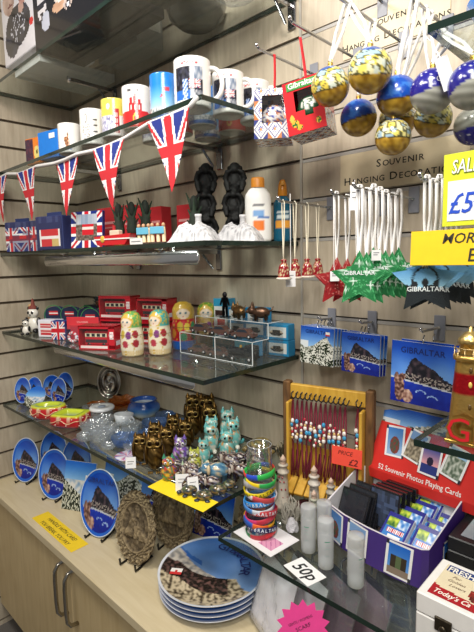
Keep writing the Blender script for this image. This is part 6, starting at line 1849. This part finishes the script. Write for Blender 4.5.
# stars
def star_rf(a, k=5, inner=.5):
    q = ((a - pi / 2) / (2 * pi) * k) % 1
    q = abs(q - .5) * 2          # 1 at the points, 0 in the notches
    th = (1 - q) * pi / k
    # straight edge between the point (r=1) and the notch (r=inner)
    A = (1, 0); B = (inner * cos(pi / k), inner * sin(pi / k))
    dx, dy = B[0] - A[0], B[1] - A[1]
    den = cos(th) * dy - sin(th) * dx
    return (A[0] * dy - A[1] * dx) / den
def star(label, loc, rz, kind, hx0, hz, R_=.050, group=None, text=True, roll=0):
    t = thing('star_ornament', label, 'star decoration', loc, rz, group, 1, ry=rad(roll))
    def f(a, c):
        if kind == 'green':
            for px, pz in ((-.45, -.35), (.38, -.2), (0, .55), (-.2, -.05), (.25, .25), (.5, .3), (-.55, .32)):
                d = hypot(a - px, c - pz)
                if d < .035 or (d < .14 and (abs(a - px) < .018 or abs(c - pz) < .018)): return hx('d8f0e0')
            return hx('0f7a3e') if hsh(int(a * 24 + 50), int(c * 24 + 50)) < .86 else hx('5ac07a')
        if kind == 'red':
            return hx('a8141e') if hsh(int(a * 20 + 50), int(c * 20 + 50)) < .8 else (hx('e08a80') if hsh(int(a * 20), int(c * 20)) > .5 else hx('780e16'))
        if c < -.12 + .05 * sin(a * 9): return hx('0c1a20')
        if abs(hypot(a, (c - .05) * .9) - .36) < .03 and c > -.1: return hx('0c1a20')
        if abs(a) < .05 and c < .12 or ell_in(a, c, -.3, -.08, .1, .12) or ell_in(a, c, .3, -.06, .08, .12) or ell_in(a, c, 0, 0, .1, .1): return hx('0c1418')
        if ell_in(a, c, -.02, .5, .09, .07): return hx('e8e8c0')
        return mix(hx('9ad0ea'), hx('1c6ab8'), (c + .1) * 1.1)
    m = MB(); m.disc(R_, R_, f, 22, 80, y=-.0025, rf=star_rf, smooth=False)
    # rim wall and plain back
    seg = 80; vs = []
    for yy in (-.0025, .0025):
        for k in range(seg):
            a = 2 * pi * k / seg; q = star_rf(a); vs.append((q * cos(a) * R_, yy, q * sin(a) * R_))
    side = {'green': hx('0c6a36'), 'red': hx('980f1a'), 'blue': hx('10242c')}[kind]
    m.add(vs, [(k, (k + 1) % seg, seg + (k + 1) % seg, seg + k) for k in range(seg)], side); m.add(vs, [tuple(range(seg, 2 * seg))], side)
    m.build('star_body', GLITTER, t)
    if text:
        m = MB(); m.text('GIBRALTAR', R_ * .2, hx('e8f0f0'), 0, -.0034, -.26 * R_ if kind == 'blue' else .16 * R_, bold=.015); m.build('lettering', MATTE, t)
    m = ribbon_loop(0, hz - loc[2] - R_ * .9, .0075, hx('e6e4e2'), .006); m.V = [v + Vector((0, 0, R_ * .9)) for v in m.V]; m.build('ribbon', CLOTH, t, 'white ribbon')
    return t
def put_stars(kind, lead, follow, x, z, ys, R_, g, rz, hz=.876):
    s0 = star(lead, (x, ys[0], z), rad(rz), kind, x, hz, R_, g, kind != 'red')
    for k, y in enumerate(ys[1:]):
        dup(s0, follow[k % len(follow)], (x, y, z + .003 * ((k * 3) % 4 - 1)), rad(rz + (k * 7) % 13 - 6), 1, 0, 0)
    return s0
ORD = ['second', 'third', 'fourth', 'fifth', 'sixth', 'seventh', 'eighth']
put_stars('green', 'green glitter star lettered GIBRALTAR, frontmost on its hook', ['green glitter star, %s from the front on its hook' % o for o in ORD], 1.500, .711, [-.232, -.205, -.180, -.155, -.130, -.100, -.072], .054, 'green glitter stars hanging on one hook', 30)
put_stars('red', 'red glitter star, frontmost on its hook', ['red glitter star, second from the front on its hook', 'red glitter star, rearmost on its hook'], 1.425, .703, [-.190, -.150, -.110], .050, 'red glitter stars hanging on one hook', 52)
put_stars('blue', 'blue and black nativity star lettered GIBRALTAR, frontmost on its hook', ['blue and black nativity star, %s from the front on its hook' % o for o in ORD], 1.625, .708, [-.236, -.210, -.185, -.160, -.135, -.110, -.085], .056, 'blue nativity stars hanging on one hook', 32)
for lb, p, rz in [('white price tag on the red stars', (1.430, -.205, .705), 40), ('white price tag on the green stars, near the top', (1.512, -.19, .745), 40), ('white price tag hanging on the green star ribbons', (1.492, -.235, .838), 30)]:
    h = .045 if 'ribbons' in lb else .02
    g = tag_card(lb, p, rad(rz), 0, .018, h)
    m = MB(); m.tube([(0, 0, h - .002), (-.001, .004, h + .01), (-.002, .006, .876 - p[2])], .0007, hx('e8e4e0'), 5); m.build('string', CLOTH, g)

# ---------------------------------------------------------------- wall labels
def wall_label(label, x0, x1, z0, z1, l1, l2, size):
    t = thing('wall_label', label, 'sign', ((x0 + x1) / 2, 0, (z0 + z1) / 2))
    w, h = x1 - x0, z1 - z0
    MB().box(-w / 2, w / 2, -.0022, -.0006, -h / 2, h / 2, hx('cdbf9f'), b=.0003).build('panel', SATIN, t)
    m = MB()
    for row, z in ((l1, h * .12), (l2, -h * .25)):
        # small capitals: initials larger
        xs = []; wd = 0; items = []
        for ch in row:
            if ch == ' ': wd += size * .45; continue
            big = ch.isupper(); sz = size * (1.15 if big else .88)
            adv = sz * (.78 if ch.upper() not in 'I' else .42) * (1.14 if ch.upper() in 'MWNOGDH' else 1)
            items.append((ch.upper(), sz, wd + adv / 2)); wd += adv
        for ch, sz, xx in items: m.text(ch, sz, hx('1c1a18'), xx - wd / 2, -.0024, z - size * .3, bold=.014, squeeze=1.12)
    m.build('lettering', MATTE, t)
wall_label('cream wall label reading Souvenir Hanging Decorations, upper one behind the baubles', 1.322, 1.565, 1.208, 1.295, 'Souvenir', 'Hanging Decorations', .0185)
wall_label('cream wall label reading Souvenir Hanging Decorations, lower one above the stars', 1.316, 1.612, .907, .993, 'Souvenir', 'Hanging Decorations', .0205)

# ---------------------------------------------------------------- magnets on the short hooks
def magnet(label, loc, w, h, paint, text, group, rz=0, ry=0, flag=False):
    t = thing('souvenir_magnet', label, 'magnet', loc, rz, group, 1, ry=ry)
    MB().box(-w / 2, w / 2, 0, .004, -h / 2, h / 2, hx('b8c4d0'), b=.0005).build('backing', SATIN, t)
    m = MB(); m.pic(w, h, paint, 70, 70, y=-.0005, z0=-h / 2)
    m.text(text, w * .135, hx('13286a'), 0, -.0012, h * .32, bold=.01)
    if flag: m.box(w * .26, w * .38, -.0014, -.0006, h * .30, h * .40, WHITE); m.box(w * .26, w * .38, -.0016, -.0008, h * .30, h * .335, RED)
    m.build('picture', GLOSS, t)
    MB().tube([(0, .002, h / 2 - .002), (0, .001, h / 2 + .010), (0, .006, h / 2 + .016)], .0015, hx('8a8c90'), 6).build('hanging_wire', CHROME, t)
    return t
m0 = magnet('square magnet with pale cape picture, frontmost of the left pile', (1.288, -.062, .535), .094, .094, cape_scene, 'GIBRALTAR', 'square magnets on the left short hook', rad(4), rad(2), True)
for k in range(4):
    dup(m0, 'square cape magnet, %s of the left pile' % ['second', 'third', 'fourth', 'rearmost'][k], (1.291 + .002 * k, -.052 + .0105 * k, .535 - .001 * k), rad(4 - k), 1, 0, rad(2 + k))
m1 = magnet('square magnet with dark rock and blue sea on the middle short hook', (1.407, -.060, .530), .096, .094, rock_scene, 'GIBRALTAR', 'square rock magnets on the middle short hook', rad(2), rad(1))
dup(m1, 'second square rock magnet directly behind the middle one', (1.409, -.048, .529), rad(1), 1, 0, rad(2))
dup(m1, 'third square rock magnet against the wall behind the middle one', (1.411, -.036, .529), rad(1), 1, 0, rad(3))
magnet('large blue picture card with the dark rock and dolphins, on the right short hook', (1.565, -.095, .512), .130, .130, rock_scene, 'GIBRALTAR', None, rad(0), rad(1))
m2 = magnet('thin blue picture card directly behind the large one', (1.580, -.082, .516), .130, .126, rock_scene, 'GIBRALTAR', None, rad(0), rad(1))

# ================================================================ RIGHT EDGE
# blue bowl on the upper right shelf
m = MB().lathe([(0, .0008), (.040, .0008), (.044, .004), (.062, .018), (.075, .040), (.072, .041), (.058, .020), (0, .008)], 40, lambda a, z, i: hx('b8bcc0') if i < 3 else hx('2a7ad0'))
tag(m.build('bowl', GLOSS), 'blue bowl with pale foot standing on the glass shelf at the top right corner', 'bowl', (1.745, -.205, 1.08))
# signs
t = thing('sale_sign', 'yellow bordered SALE price sign reading £5 at the right edge', 'sign', (1.650, -.235, .798), rad(-4))
MB().box(0, .13, 0, .002, 0, .112, hx('cdd62a'), b=.0004).build('card', MATTE, t)
m = MB(); m.box(.008, .122, -.0008, -.0002, .008, .070, hx('dfe4ea')); m.build('white_panel', MATTE, t)
m = MB(); m.text('SALE', .029, hx('6a7a20'), .034, -.0006, .081, bold=.045, shear=.15, squeeze=.68); m.text('SALE', .029, hx('f6f6ea'), .0335, -.0012, .0815, bold=.005, shear=.15, squeeze=.68)
m.text('£5', .044, hx('1c4ac0'), .028, -.0014, .020, shear=.25, bold=.01, squeeze=.85); m.text('99', .022, hx('1c4ac0'), .056, -.0014, .034, shear=.25); m.build('lettering', MATTE, t)
t = thing('yellow_sign', 'plain yellow folded card reading MORE below the SALE sign', 'sign', (1.610, -.262, .737), rad(0), rx=rad(-3))
MB().box(0, .19, 0, .002, 0, .055, hx('f0c81a'), b=.0004).build('card', MATTE, t)
m = MB(); m.text('MORE SIZES', .022, hx('2a2a20'), .108, -.0006, .034, shear=.2, bold=.008); m.text('EACH', .028, hx('2a2a20'), .125, -.0006, .006, bold=.008, shear=.1); m.build('lettering', MATTE, t)
t = thing('sign_holder', 'clear upright holder behind the SALE sign, fixed to the slat wall', 'sign holder', (1.76, 0, .80))
m = MB(); m.box(-.012, .012, -.004, -.0012, -.02, .03, hx('8a8c90'), b=.001); m.tube([(0, -.004, .005), (0, -.225, .005)], .003, hx('b4b6ba'), 8); m.tube([(0, -.225, .005), (0, -.2315, .03)], .003, hx('b4b6ba'), 8); m.tube([(0, -.225, .005), (0, -.252, -.03)], .003, hx('b4b6ba'), 8); m.build('arm', CHROME, t)
t = star('pale blue star tip showing behind the SALE sign', (1.700, -.15, .858), rad(20), 'blue', 1.70, .93, .05, None, False)
# golden lighthouse with big letters
t = thing('lighthouse_money_box', 'golden lighthouse with a red band on the right glass shelf', 'ornament', (1.703, -.245, .458), 0)
def lh(a, z, i): return hx('c8202a') if .078 < z < .112 else hx('c8a258')
pr = [(0, .0008), (.031, .0008), (.031, .004), (.029, .006)] + [(.029 - .009 * k / 30, .006 + .124 * k / 30) for k in range(31)] + [(.024, .131), (.024, .138), (.018, .139)]
MB().lathe(pr, 36, lh).build('tower', METAL, t)
m = MB(); m.lathe([(.015, .138), (.015, .156), (.019, .157), (.017, .164), (.008, .174), (.003, .176), (.003, .182), (0, .184)], 24, hx('cdb070'))
for k in range(12): m.tube([(.0225 * sin(k * pi / 6), -.0225 * cos(k * pi / 6), .138), (.0225 * sin(k * pi / 6), -.0225 * cos(k * pi / 6), .150)], .0008, hx('b8a070'), 5)
m.ring(.0225, .0010, hx('b8a070'), 30, 5, c=(0, 0, .150)); m.build('lantern', METAL, t)
for z in (.118, .095, .06):
    a = rad(25)
    MB().ell((.0245 * sin(a) * (1 - z), -.0268 * cos(a) * (1 - z), z), (.003, .002, .005), hx('5a4420') if z != .095 else hx('e0c060'), 8, 6).build('window', GLOSS, t)
t = thing('letter_ornament', 'big red letters with golden outline in front of the golden lighthouse', 'letters', (1.688, -.288, .462), rad(3))
m = MB()
m.text('Gib', .052, hx('c8a250'), -.002, -.003, .008, align='LEFT', bold=.05); m.box(-.004, .12, -.003, .012, .0006, .006, hx('c8a250'), b=.001)
vs_, fs_ = text_mesh('Gib', .052, 'LEFT', .05, 0.)
m.add([(v[0] - .002, .010, v[1] + .008) for v in vs_], fs_, hx('b8924a')); m.build('gold_outline', METAL, t)
m = MB(); m.text('Gib', .052, hx('d0202a'), -.002, -.0055, .008, align='LEFT', bold=.0); m.build('red_letters', GLOSS, t)
# extra gold figure at the far right edge behind
t = thing('lighthouse_money_box', 'second golden lighthouse half cut by the right frame edge', 'ornament', (1.80, -.17, .458), 0)
MB().lathe(pr, 36, lh).build('tower', METAL, t); MB().lathe([(.015, .138), (.015, .156), (.019, .157), (.008, .174), (0, .184)], 24, hx('cdb070')).build('lantern', METAL, t)
